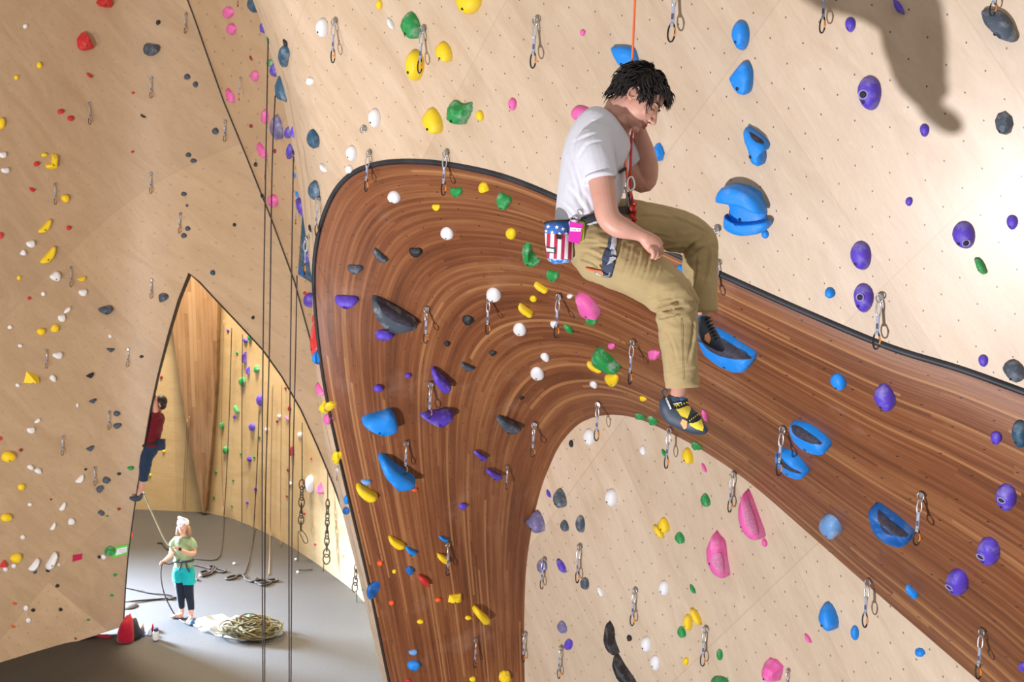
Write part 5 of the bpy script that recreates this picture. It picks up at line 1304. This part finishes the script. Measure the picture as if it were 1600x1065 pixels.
# ------------------------------------------------------------------ the belayer on the floor
SK2 = skin_mat('skin_fair', (0.70, 0.40, 0.30))
M_GREEN = fabric('sage_green_cotton', (0.26, 0.36, 0.20), fold=0.01); M_TEAL = fabric('teal_shorts', (0.01, 0.42, 0.44), fold=0.01)
M_LEG = fabric('black_leggings', (0.015, 0.022, 0.035)); M_CAP = fabric('white_cap', (0.78, 0.80, 0.86)); M_HAIR2 = simple('light_brown_hair', (0.34, 0.19, 0.10), 0.6)
def build_belayer():
    F0 = on_floor(297, 965); D = proj(F0)[2]
    root = empty('person', F0, 'belayer in sage green shirt and teal shorts standing barefoot on the floor, looking up', 'person')
    b = bmesh.new()
    add_ball(b, at(286,822,D), (.085,.098,.105), None, 18, 12); add_ball(b, at(285.4,827,D-.03), (.062,.066,.078), None, 16, 10); add_ball(b, at(284.8,821.5,D-.10), (.015,.020,.022), None, 8, 6)
    for s in (-1, 1): add_ball(b, at(286 + s * 8.0, 823, D), (.014,.022,.032), None, 8, 6)
    limb_s(b, [(286,845,D,7,.06),(286,836,D,5,.05),(286,828,D,5,.05)], 3, 14)
    limb_s(b, [(286,892,D,13,.10),(287,875,D,11.5,.10),(286,858,D,13,.11),(286,846,D,12,.10),(286,841,D,8,.07)], 3, 16)
    limb_s(b, [(274,845,D,5.5),(270,855,D-.02,5),(268,865,D-.10,4.2),(262,872,D-.22,3.6),(256,877,D-.30,2.9)], 3, 12)
    limb_s(b, [(298,845,D,5.5),(302,856,D,5),(302,864,D-.06,4.6),(294,864,D-.22,4.0),(284,860,D-.32,3.2),(279,857,D-.36,2.6)], 3, 12)
    def hand(cx, cy, d, dx, dy, b_=None):
        limb_s(b, [(cx - dx * .5, cy - dy * .5, d, 2.6),(cx, cy, d, 3.3,.022),(cx + dx * .5, cy + dy * .5, d, 3.2,.022)], 3, 10)
        for k, dd in enumerate((-.033, -.011, .011, .033)):
            x0, y0 = cx + dx * .6, cy + dy * .6
            limb_s(b, [(x0,y0,d+dd,.95),(x0+dx*.5,y0+dy*.5+1,d+dd,.9),(x0+dx*.3,y0+dy*.3+3,d+dd,.8),(x0-dx*.1,y0+3,d+dd,.7)], 2, 8)
        limb_s(b, [(cx,cy-1,d-.04,1.1),(cx+dx*.5,cy-2.6,d-.05,.95),(cx+dx*.9,cy-1.4,d-.05,.8)], 2, 8)
    hand(253.5, 878.5, D-.32, -3.5, 1); hand(276, 855.5, D-.38, -3.5, -1.5)
    limb_s(b, [(280,890,D,9,.09),(280,908,D,8),(282,925,D,6.5),(283,940,D,5.2),(284,951,D+.04,4.0),(283,958,D+.06,4.0)], 3, 14)
    limb_s(b, [(293,890,D,9,.09),(294,908,D,8),(296,928,D,6.2),(298,942,D,5.2),(299,955,D-.02,4.0),(298,962,D-.04,4.0)], 3, 14)
    # bare feet on the mat, five toes each
    def foot(hx, hy, tx, ty, dh, dt):
        P0 = on_floor(hx, hy, .045); P1 = on_floor(tx, ty, .028); d = (P1 - P0); sd = Vector((-d.y, d.x, 0)).normalized()
        add_tube(b, [P0 - d * .15, P0, P0 + d * .45, P0 + d * .85, P1], [(.028,.03),(.042,.042),(.042,.042),(.046,.028),(.043,.018)], 12)
        for k in range(5): q = P1 + sd * (.036 - .018 * k); add_tube(b, [q, q + d.normalized() * (.038 - .004 * k)], [.011 - .001 * k, .008 - .0006 * k], 8)
    foot(284, 961, 269, 962.5, 0, 0); foot(298, 966, 295, 972, 0, 0)
    body = mesh_in('body', remeshed(b, .011, 2), SK2, root)
    b = bmesh.new(); add_ball(b, at(287,824,D+.035), (.10,.10,.115), None, 18, 12); add_tube(b, [at(294,822,D-.02), at(297,832,D), at(296,840,D+.02)], [.03,.032,.008], 8); add_tube(b, [at(278,824,D-.01), at(277,834,D), at(278.5,842,D+.02)], [.022,.026,.008], 8)
    bm_in('hair', b, M_HAIR2, root)
    b = bmesh.new(); add_ball(b, at(286.2,816.5,D+.02), (.100,.11,.085), None, 18, 12); limb_s(b, [(285.5,812.5,D-.06,7.5,.012),(285,810,D-.12,7.5,.010),(284.6,808,D-.17,5.5,.008)], 3, 12)
    bm_in('cap', b, M_CAP, root)
    for s in (-1, 1):
        b = bmesh.new(); add_ball(b, at(285.2 + s * 3.2, 818.5, D - .085), (.012,.010,.007), None, 8, 6); bm_in('eye', b, M_HAIR, root)
    b = bmesh.new(); add_ball(b, at(285, 828.5, D - .092), (.022,.010,.008), None, 8, 6); bm_in('mouth', b, M_LIP, root)
    b = bmesh.new()
    limb_s(b, [(287,888,D,14.5,.12),(287,874,D,13.5,.125),(286,860,D,14.5,.13),(286,848,D,14.5,.125),(286,841,D,11,.10),(286,838,D,7,.08)], 3, 20)
    limb_s(b, [(278,843,D,7),(273,848,D,7.2),(271,855,D-.01,7)], 3, 14); limb_s(b, [(294,843,D,7),(299,849,D,7.4),(301.5,857,D,7)], 3, 14)
    me = remeshed(b, .014, 2); crumple(me, .012, 6, 2); mesh_in('t_shirt', me, M_GREEN, root)
    b = bmesh.new()
    limb_s(b, [(287,884,D,15,.13),(287,892,D,15.5,.13)], 3, 18); limb_s(b, [(280,890,D,9.5,.12),(279.5,900,D,9.5,.115),(280,908,D,9,.11)], 3, 16); limb_s(b, [(294,890,D,9.5,.12),(295,902,D,9.5,.115),(295.5,912,D,9,.11)], 3, 16)
    me = remeshed(b, .014, 2); crumple(me, .010, 7, 5); mesh_in('shorts', me, M_TEAL, root)
    b = bmesh.new()
    limb_s(b, [(280,895,D,8),(280.5,908,D,8.2),(282,925,D,7),(283,940,D,5.7),(284,949,D+.03,4.8)], 3, 14); limb_s(b, [(294,895,D,8),(294.5,908,D,8.2),(296,928,D,6.8),(298,942,D,5.7),(299,953,D-.01,4.8)], 3, 14)
    mesh_in('leggings', remeshed(b, .012, 2), M_LEG, root)
    b = bmesh.new(); C_ = at(287,875,D); add_tube(b, [C_ + RT * (.165 * cos(a)) + FW * (.14 * sin(a)) for a in [2*pi*k/24 for k in range(24)]], (.02), 8, True)
    for s in (-1, 1): add_tube(b, [at(287 + s*3, 876, D-.15), at(287 + s*5, 886, D-.15), at(287 + s*9, 893, D-.11)], .014, 8)
    bm_in('harness', b, M_WEB, root)
    b = bmesh.new(); add_box(b, at(281.5, 857.5, D-.36), .022, .018, .022); bm_in('watch', b, M_BLACKM, root)
    return root, D
BEL, DBEL = build_belayer()

# ---- second climber on the far side of the left wall's edge
M_MAROON = fabric('maroon_cotton', (0.13, 0.008, 0.014), fold=.01); M_DENIM = fabric('dark_denim', (0.018, 0.035, 0.075), fold=.01)
def build_red():
    D = proj(hit(219, 700)[0])[2] + .12
    root = empty('person', at(228, 700, D), 'climber in maroon t-shirt and dark jeans on the left wall\'s edge by the arch', 'person')
    b = bmesh.new()
    add_ball(b, at(251,628,D), (.080,.10,.105), None, 16, 12)
    limb_s(b, [(245,650,D,6,.07),(248,640,D,5),(250,632,D,5)], 3, 12)
    limb_s(b, [(236,700,D,11,.12),(240,675,D,9.5,.11),(244,655,D,11,.12),(246,645,D,8,.10)], 3, 16)
    limb_s(b, [(246,650,D-.12,5),(243,640,D-.16,4.4),(242,630,D-.16,3.8),(243,621,D-.14,3.0),(241,615,D-.12,2.8)], 3, 12)
    limb_s(b, [(246,650,D+.12,5),(240,645,D+.16,4.4),(236,636,D+.16,3.8),(234,628,D+.14,3.0),(232,622,D+.12,2.8)], 3, 12)
    for (x, y, dd) in ((240.5,613,-.12),(231.5,620,.12)):
        for k in range(4): limb_s(b, [(x,y,D+dd+(k-1.5)*.02,1.0),(x-1.5,y-3,D+dd+(k-1.5)*.02,.95),(x-3.5,y-3.5,D+dd+(k-1.5)*.02,.85)], 2, 8)
        limb_s(b, [(x,y+2,D+dd-.03,1.1),(x-2.5,y+.5,D+dd-.04,.9)], 2, 8)
    limb_s(b, [(234,700,D,10,.10),(229,715,D-.05,8.5),(226,735,D-.06,6.8),(223,752,D-.06,5.6),(220,764,D-.06,4.6),(217,774,D-.06,3.6)], 3, 14)
    limb_s(b, [(234,700,D,9,.10),(222,712,D+.10,8.5),(214,730,D+.12,6),(212,750,D+.12,5)], 3, 14)
    mesh_in('body', remeshed(b, .011, 2), SK, root)
    b = bmesh.new(); add_ball(b, at(252,627,D+.01), (.095,.11,.110), None, 16, 12); add_ball(b, at(254,634,D+.02), (.06,.08,.06)); bm_in('hair', b, M_HAIR, root)
    b = bmesh.new()
    limb_s(b, [(236,697,D,12,.14),(239,680,D,11,.13),(243,662,D,12,.145),(245,650,D,11.5,.14),(247,644,D,8,.09)], 3, 18); limb_s(b, [(246,652,D-.10,7),(243,643,D-.15,6.2)], 3, 12); limb_s(b, [(244,652,D+.10,7),(240,645,D+.15,6.2)], 3, 12)
    me = remeshed(b, .014, 2); crumple(me, .012, 6, 2); mesh_in('t_shirt', me, M_MAROON, root)
    b = bmesh.new()
    limb_s(b, [(235,694,D,11.5,.13),(234,702,D,12,.13),(229,715,D-.05,9.6),(226,735,D-.06,8),(224,751,D-.06,6.8)], 3, 16); limb_s(b, [(234,700,D+.03,11,.12),(222,713,D+.10,9.4),(214,731,D+.12,7.5),(212,747,D+.12,6.5)], 3, 16)
    me = remeshed(b, .014, 2); crumple(me, .012, 6, 7); mesh_in('jeans', me, M_DENIM, root)
    b = bmesh.new(); C_ = at(237,693,D); add_tube(b, [C_ + RT * (.145 * cos(a)) + FW * (.15 * sin(a)) + UP * (.03 * cos(a)) for a in [2*pi*k/20 for k in range(20)]], .022, 8, True); bm_in('harness', b, M_WEBK, root)
    b = bmesh.new(); limb_s(b, [(221,770,D-.06,3.2),(218,777,D-.06,4.4),(212,779,D-.09,4.2),(206,778,D-.12,3.2),(203,777,D-.14,2)], 3, 14); bm_in('climbing_shoe', b, M_SHOE, root)
    r = empty('chalk_bag', at(251, 702, D), 'dark blue chalk bag at the hip of the maroon-shirted climber', 'chalk bag')
    b = bmesh.new(); add_tube(b, [at(252,703,D-.02), at(251.5,698,D-.02), at(250,687,D-.02)], [.06,.075,.085], 16, ref=FW); bm_in('pouch', b, M_DENIM, r)
    b = bmesh.new(); c0 = at(250,686.5,D-.02); add_tube(b, [c0 + RT * (.085 * cos(a)) + FW * (.085 * sin(a)) for a in [2*pi*k/16 for k in range(16)]], .008, 6, True); bm_in('rim', b, M_WEBK, r)
build_red()

# ------------------------------------------------------------------ ropes
M_DROPE = simple('dark_rope', (0.045, 0.032, 0.026), 0.8); M_GROPE = simple('olive_rope', (0.24, 0.24, 0.13), 0.8); M_TROPE = simple('tan_rope', (0.30, 0.20, 0.12), 0.8)
def hang(pts, d0, r, mat, label, group=None):
    """a rope hanging in the plane at the same distance down the hall"""
    Y = (at(*pts[0], d0)).y
    P = crom([tuple(CAM + ray(x, y) * (Y / ray(x, y).y)) for x, y in pts], 6)
    b = bmesh.new(); add_tube(b, P, r, 6); return tag(bm_obj('hanging_rope', b, mat), label, 'rope', group)
G = 'dark ropes hanging past the band\'s left edge'
hang([(419,60),(415,270),(411,540),(409.5,795),(411,1100)], 8.6, .0060, M_DROPE, 'leftmost of the four long dark ropes hanging from the upper wall\'s edge', G)
hang([(430,150),(425,270),(421,540),(414.5,795),(413.5,1100)], 8.7, .0060, M_DROPE, 'second from left of the four long dark ropes, below slate hold', G)
hang([(459,253),(458,270),(454,540),(451.5,795),(452,1100)], 8.8, .0060, M_DROPE, 'third from left of the four long dark ropes, below small blue knob', G)
hang([(464,430),(462,540),(456.5,795),(454.5,1100)], 9.2, .0060, M_DROPE, 'rightmost and shortest of the four long dark ropes, starting at slate triangle', G)
G = 'thin ropes hanging by the back wall'
def back_rope(pts, label, r=.012, mat=None, floor_pts=None):
    """hangs just clear of the back wall, optional tail lying on the floor"""
    P = [tuple(hit(x, y)[0] + (CAM - hit(x, y)[0]).normalized() * .22) for x, y in crom(pts, 4)]
    if floor_pts: P += [tuple(on_floor(x, y, .015)) for x, y in floor_pts]
    b = bmesh.new(); add_tube(b, crom(P, 2), r, 6); return tag(bm_obj('top_rope', b, mat or M_DROPE), label, 'rope', G)
back_rope([(293,655),(290,700),(287,760),(286,795)], 'pale double rope, left strand, hanging before the hardwood wedge at back', .010, M_TROPE)
back_rope([(296,650),(293,700),(290,760),(289,796)], 'pale double rope, right strand, hanging before the hardwood wedge at back', .010, M_TROPE)
back_rope([(350,500),(347,600),(346,700),(349,790)], 'thin rope left of two, hanging by green holds on the back wall', .010, M_TROPE)
back_rope([(362,512),(358,650),(353,760),(350,805)], 'thin dark rope on back wall curving away over the floor toward the belayer', .011, None, [(349,840),(344,868),(330,875),(303,872)])
back_rope([(379,522),(378,640),(378,815)], 'thin rope hanging through the purple and green holds of the back wall', .010)
back_rope([(405,640),(402,720),(399,780),(397,815)], 'thin dark rope hanging in a curve to the floor coil beside dark ropes', .011, None, [(395,850),(388,880),(382,896)])
back_rope([(426,600),(424,700),(422,835)], 'thin tan rope just right of the two leftmost long dark ropes', .010, M_TROPE, [(421,880),(420,898)])
back_rope([(440,600),(439,700),(438,850)], 'faint tan rope on back wall left of the dark red block hold', .008, M_TROPE)
# daisy-chained ropes tied up off the floor
def chain(x0, y0, x1, y1, ytop, label, tail=None, r=.013):
    d0 = proj(hit(x1, y1)[0])[2] - .50; rs = random.Random(int(x0)); b = bmesh.new()
    add_tube(b, [at(x0, ytop, d0), at(x0, y0, d0)], r * .8, 6)
    n = max(4, int((y1 - y0) / 9)); 
    for k in range(n):
        y = y0 + (y1 - y0) * (k + .5) / n; x = x0 + (x1 - x0) * (k + .5) / n; w = rs.uniform(2.6, 4.6) * (1 + .4 * (k > n - 3)); h = rs.uniform(6.5, 8.5)
        an = k * 1.1; add_tube(b, [at(x + w * sin(a) * cos(an) , y - h * cos(a), d0 + .06 * sin(a) * sin(an)) for a in [2*pi*j/14 for j in range(14)]], r, 6, True)
    if tail: add_tube(b, [at(x, y, d0) for x, y in crom(tail, 4)], r * .7, 6)
    tag(bm_obj('chained_rope', b, M_DROPE), label, 'rope', 'ropes chain-knotted up by the back wall')
chain(472, 752, 470, 826, 660, 'chain-knotted dark rope ending in a long open loop, leftmost of three', [(470,826),(478,836),(481,846),(476,848),(471,838),(466,830),(466,860),(465,895)])
chain(512, 782, 510, 878, 735, 'chain-knotted dark rope in the middle of three by the back wall', [(506,878),(505,893)])
chain(557, 882, 554, 922, 868, 'chain-knotted dark rope nearest the band\'s edge, shortest of three', [(557,922),(558,955)])
# belay rope: climber - belayer - floor
def world_rope(name, P, r, mat, label, cat='rope', grp=None, k=6):
    b = bmesh.new(); add_tube(b, crom([tuple(p) for p in P], k), r, 6); return tag(bm_obj(name, b, mat), label, cat, grp)
D = DBEL
world_rope('belay_rope', [at(224,768,D-.35), at(240,806,D-.32), at(258,844,D-.36), at(272,861,D-.36), at(281,872,D-.18)], .011, M_GROPE, 'olive belay rope rising from belayer past wall edge to the maroon-shirted climber')
world_rope('brake_rope', [at(281,874,D-.2), at(266,881,D-.3), at(254,880,D-.33), at(251.5,900,D-.3), at(256,925,D-.22), at(266,948,D-.15), on_floor(276,963,.02), on_floor(288,972,.02), on_floor(298,976,.02)], .011, M_DROPE, 'dark brake rope looping from belayer\'s hand down to the tarp')
def floor_coil(pts, r, label, mat=None, grp='ropes lying on the floor'):
    P = crom([tuple(on_floor(x, y, .016 + .01 * (i % 2))) for i, (x, y) in enumerate(pts)], 5)
    b = bmesh.new(); add_tube(b, P, r, 6); return tag(bm_obj('floor_rope', b, mat or M_DROPE), label, 'rope', grp)
floor_coil([(303,882),(315,884),(330,889),(326,885),(334,884),(330,892),(318,897),(312,894),(322,891),(334,893),(338,888),(353,891),(346,894),(334,890),(330,896),(315,900)], .022, 'dark rope coil on the floor just right of the belayer')
floor_coil([(382,897),(374,898),(362,899),(353,903),(358,905),(368,902),(372,898),(381,899),(384,905),(396,908),(402,903),(415,905),(430,904),(433,907),(418,909),(404,911),(398,907),(410,905),(424,909),(412,914),(404,912)], .022, 'dark rope coil on the floor behind the hanging dark ropes')
floor_coil([(195,917),(215,921),(235,926),(258,928),(272,931),(268,935),(255,933)], .014, 'thin dark line of rope crossing the floor from the arch\'s left leg')
floor_coil([(192,941),(215,938),(240,936),(262,934),(285,932)], .018, 'darker rope on the floor running left from the belayer\'s feet')
floor_coil([(246,848),(254,848),(257,853),(263,858)], .020, 'short dark rope end on the floor left of the belayer\'s shoulder')
floor_coil([(303,902),(309,906),(306,903)], .016, 'short rope scrap on the floor right of the teal shorts')
floor_coil([(466,889),(476,890),(488,889)], .010, 'short thin rope end on the floor under leftmost chained rope')
# ------------------------------------------------------------------ things on the floor
M_TARP = fabric('pale_tarp', (0.30, 0.32, 0.35), fold=.02, var=.25); M_BAGR = fabric('crimson_nylon', (0.30, 0.006, 0.02), fold=.02)
def blob_on_floor(name, poly, h, mat, label, cat, amp=.02, z0=.006, parent=None):
    b = bmesh.new(); c = crom([(*p,) for p in poly + [poly[0]]], 4)[:-1]
    cx = sum(p[0] for p in c) / len(c); cy = sum(p[1] for p in c) / len(c); C0 = on_floor(cx, cy)
    rs = random.Random(int(cx)); rings = []
    for sc, hh in ((1, 0), (.98, .25), (.85, .6), (.65, .85), (.4, 1), (.15, 1.02)):
        ring = []
        for i, p in enumerate(c):
            q = C0 + (on_floor(*p) - C0) * sc; n_ = noise.noise(Vector((q.x * 5, q.y * 5, sc * 2))) * amp if hh > 0 else 0
            ring.append(b.verts.new((q.x, q.y, z0 + max(0, h * hh + n_ * 2))))
        rings.append(ring)
    m = len(c)
    for r1, r2 in zip(rings, rings[1:]):
        for i in range(m): b.faces.new((r1[i], r1[(i + 1) % m], r2[(i + 1) % m], r2[i]))
    b.faces.new(rings[-1]); b.faces.new(rings[0])
    o = bm_obj(name, b, mat, parent)
    if label: tag(o, label, cat)
    return o
tp = blob_on_floor('rope_tarp', [(296,973),(318,968),(345,966),(362,968),(392,972),(425,983),(441,990),(424,994),(400,993),(384,1001),(360,998),(336,993),(312,984)], .05, M_TARP, 'pale grey crumpled rope tarp on the floor by belayer\'s feet', 'tarp', .06)
for o_, sc in ((tp, 1),):
    crumple(o_.data, .03, 3.0, 5)
    for v in o_.data.vertices: v.co.z = max(v.co.z, .004)
b = bmesh.new(); C0 = on_floor(389, 992); rs = random.Random(3)
for k in range(46):
    an = rs.uniform(0, 2 * pi); rr = rs.uniform(.12, .34); ox, oy = rs.uniform(-.22, .22), rs.uniform(-.16, .16); z = .06 + .22 * rs.random() * (1 - hypot(ox, oy) * 2)
    add_tube(b, [Vector((C0.x + ox + rr * cos(a) * 1.1, C0.y + oy + rr * .7 * sin(a), max(.02, z + .05 * sin(2 * a + an)))) for a in [an + 2*pi*j/16 for j in range(16)]], .013, 5, True)
tag(bm_obj('rope_pile', b, simple('olive_brown_rope', (0.16, 0.13, 0.055), .85, var=.5, vscale=5)), 'olive brown rope piled on the crumpled tarp', 'rope')
o = blob_on_floor('cloth_corner', [(293,972),(303,971),(305,976),(295,977)], .03, simple('blue_cloth', (0.02, 0.17, 0.45), .8), 'small blue cloth at the tarp\'s left tip by belayer\'s foot', 'cloth')
o = blob_on_floor('paper_sheet', [(380,967),(394,966),(398,970),(384,971)], .01, M_CAP, 'white paper sheet on the floor above the tarp', 'paper', .0)
o = blob_on_floor('green_scrap', [(385,963),(393,963),(395,967),(387,967)], .05, HM['green'], 'small green object on the paper beyond the tarp', 'gear')
r = empty('backpack', on_floor(188, 996), 'crimson open bag lying against the foot of the left wall', 'bag')
o = blob_on_floor('bag_body', [(182,1000),(188,993),(197,988),(206,984),(211,988),(211,997),(207,1004),(194,1006),(184,1004)], .34, M_BAGR, None, None, .06); localize(r, o)
o = blob_on_floor('strap', [(148,993),(160,994),(174,993),(172,997),(158,996)], .03, M_BAGR, None, None, .01); localize(r, o)
o = blob_on_floor('opening', [(199,988),(206,985),(216,988),(222,994),(214,1000),(204,1000),(199,996)], .24, M_WEBK, None, None, .05); localize(r, o)
for (x, y, w, h, col, nm, lab, cat) in ((222,984,9,7,M_TROPE,'gear_bundle','tan bundle of gear behind the crimson bag','gear'),(229,986,8,6,M_CAP,'chalk_ball','white chalk ball beside the crimson bag','chalk'),
        (233,991,9,6,M_WEBL,'sneaker','pale grey sneaker between crimson bag and bottle','shoe'),(238,984,5,7,M_BAGR,'pouch','small red pouch just left of the bottle','pouch'),(222,993,9,6,M_WEB,'slipper','slate shoe at the mouth of the crimson bag','shoe')):
    blob_on_floor(nm, [(x-w/2,y),(x-w/4,y-h/2),(x+w/4,y-h/2),(x+w/2,y),(x+w/4,y+h/3),(x-w/4,y+h/3)], .10, col, lab, cat, .01)
r = empty('water_bottle', on_floor(243.5, 999), 'white water bottle with dark blue cap standing beside the crimson bag', 'bottle')
P0 = on_floor(243.5, 999); b = bmesh.new(); add_tube(b, [P0 + Vector((0,0,z)) for z in (.0,.01,.13,.15)], [.040,.046,.046,.036], 16); bm_in('bottle_body', b, simple('white_plastic', (.74,.72,.72), .4), r)
b = bmesh.new(); add_tube(b, [P0 + Vector((0,0,z)) for z in (.15,.155,.195,.2)], [.036,.040,.038,.030], 16); bm_in('cap', b, simple('dark_blue_plastic', (.02,.03,.10), .4), r)
b = bmesh.new(); P0 = on_floor(200, 947); add_tube(b, [P0 + Vector((0,0,.002)), P0 + Vector((0,0,.02))], [.17,.16], 22); tag(bm_obj('floor_disc', b, simple('brown_disc', (.05,.04,.035), .7)), 'flat dark brown disc on the floor beside the arch\'s left leg', 'disc')
for x, y in ((312.5,899),(366,880),(462,873.5),(465,893.5)):
    b = bmesh.new(); add_ball(b, on_floor(x, y, .02), .028, None, 8, 6); tag(bm_obj('white_chip', b, M_CAP), {312.5: 'white chip on the floor by the rope coil right of belayer', 366: 'white chip on the floor between the two rope coils', 462: 'upper white chip at the end of leftmost chained rope', 465: 'lower white chip at the end of leftmost chained rope'}[x], 'chip', 'white chips on the floor')
# cards pinned on the left wall
def wall_card(name, poly, mat, label, parent=None, lift=.012, th=.010):
    P = [hit(x, y) for x, y in poly]; b = bmesh.new()
    f = [b.verts.new(p + n * (lift + t)) for t in (0, -th) for p, n in P]; n = len(poly)
    b.faces.new(f[:n]); b.faces.new(f[n:][::-1])
    for i in range(n): b.faces.new((f[i], f[(i + 1) % n], f[(i + 1) % n + n], f[i + n]))
    o = bm_obj(name, b, mat, smooth=False)
    if parent: localize(parent, o)
    else: tag(o, label, 'card')
    return o
wall_card('route_card', [(114,866.5),(128,864.5),(127.5,873),(113,877)], simple('crimson_card', (.50,.005,.07), .6), 'small crimson card on the left wall above the three black knobs')
r = empty('route_sign', hit(188,863)[0], 'green-framed white sign beside green angular hold at the left wall\'s edge', 'sign')
wall_card('frame', [(181,853.5),(200.5,849.5),(199.5,864),(175,871.5)], simple('lime_frame', (.10,.62,.05), .5), None, r)
wall_card('panel', [(183,856.5),(198.5,853),(197.7,861.5),(180,867)], M_CAP, None, r, .018, .004)
for k in range(3): y = 857.3 + k * 2.4; wall_card('print_line', [(186,y+.6),(196,y-1.4),(196,y-.9),(186,y+1.2)], simple('faded_red_print', (.55,.22,.28), .7), None, r, .021, .002)
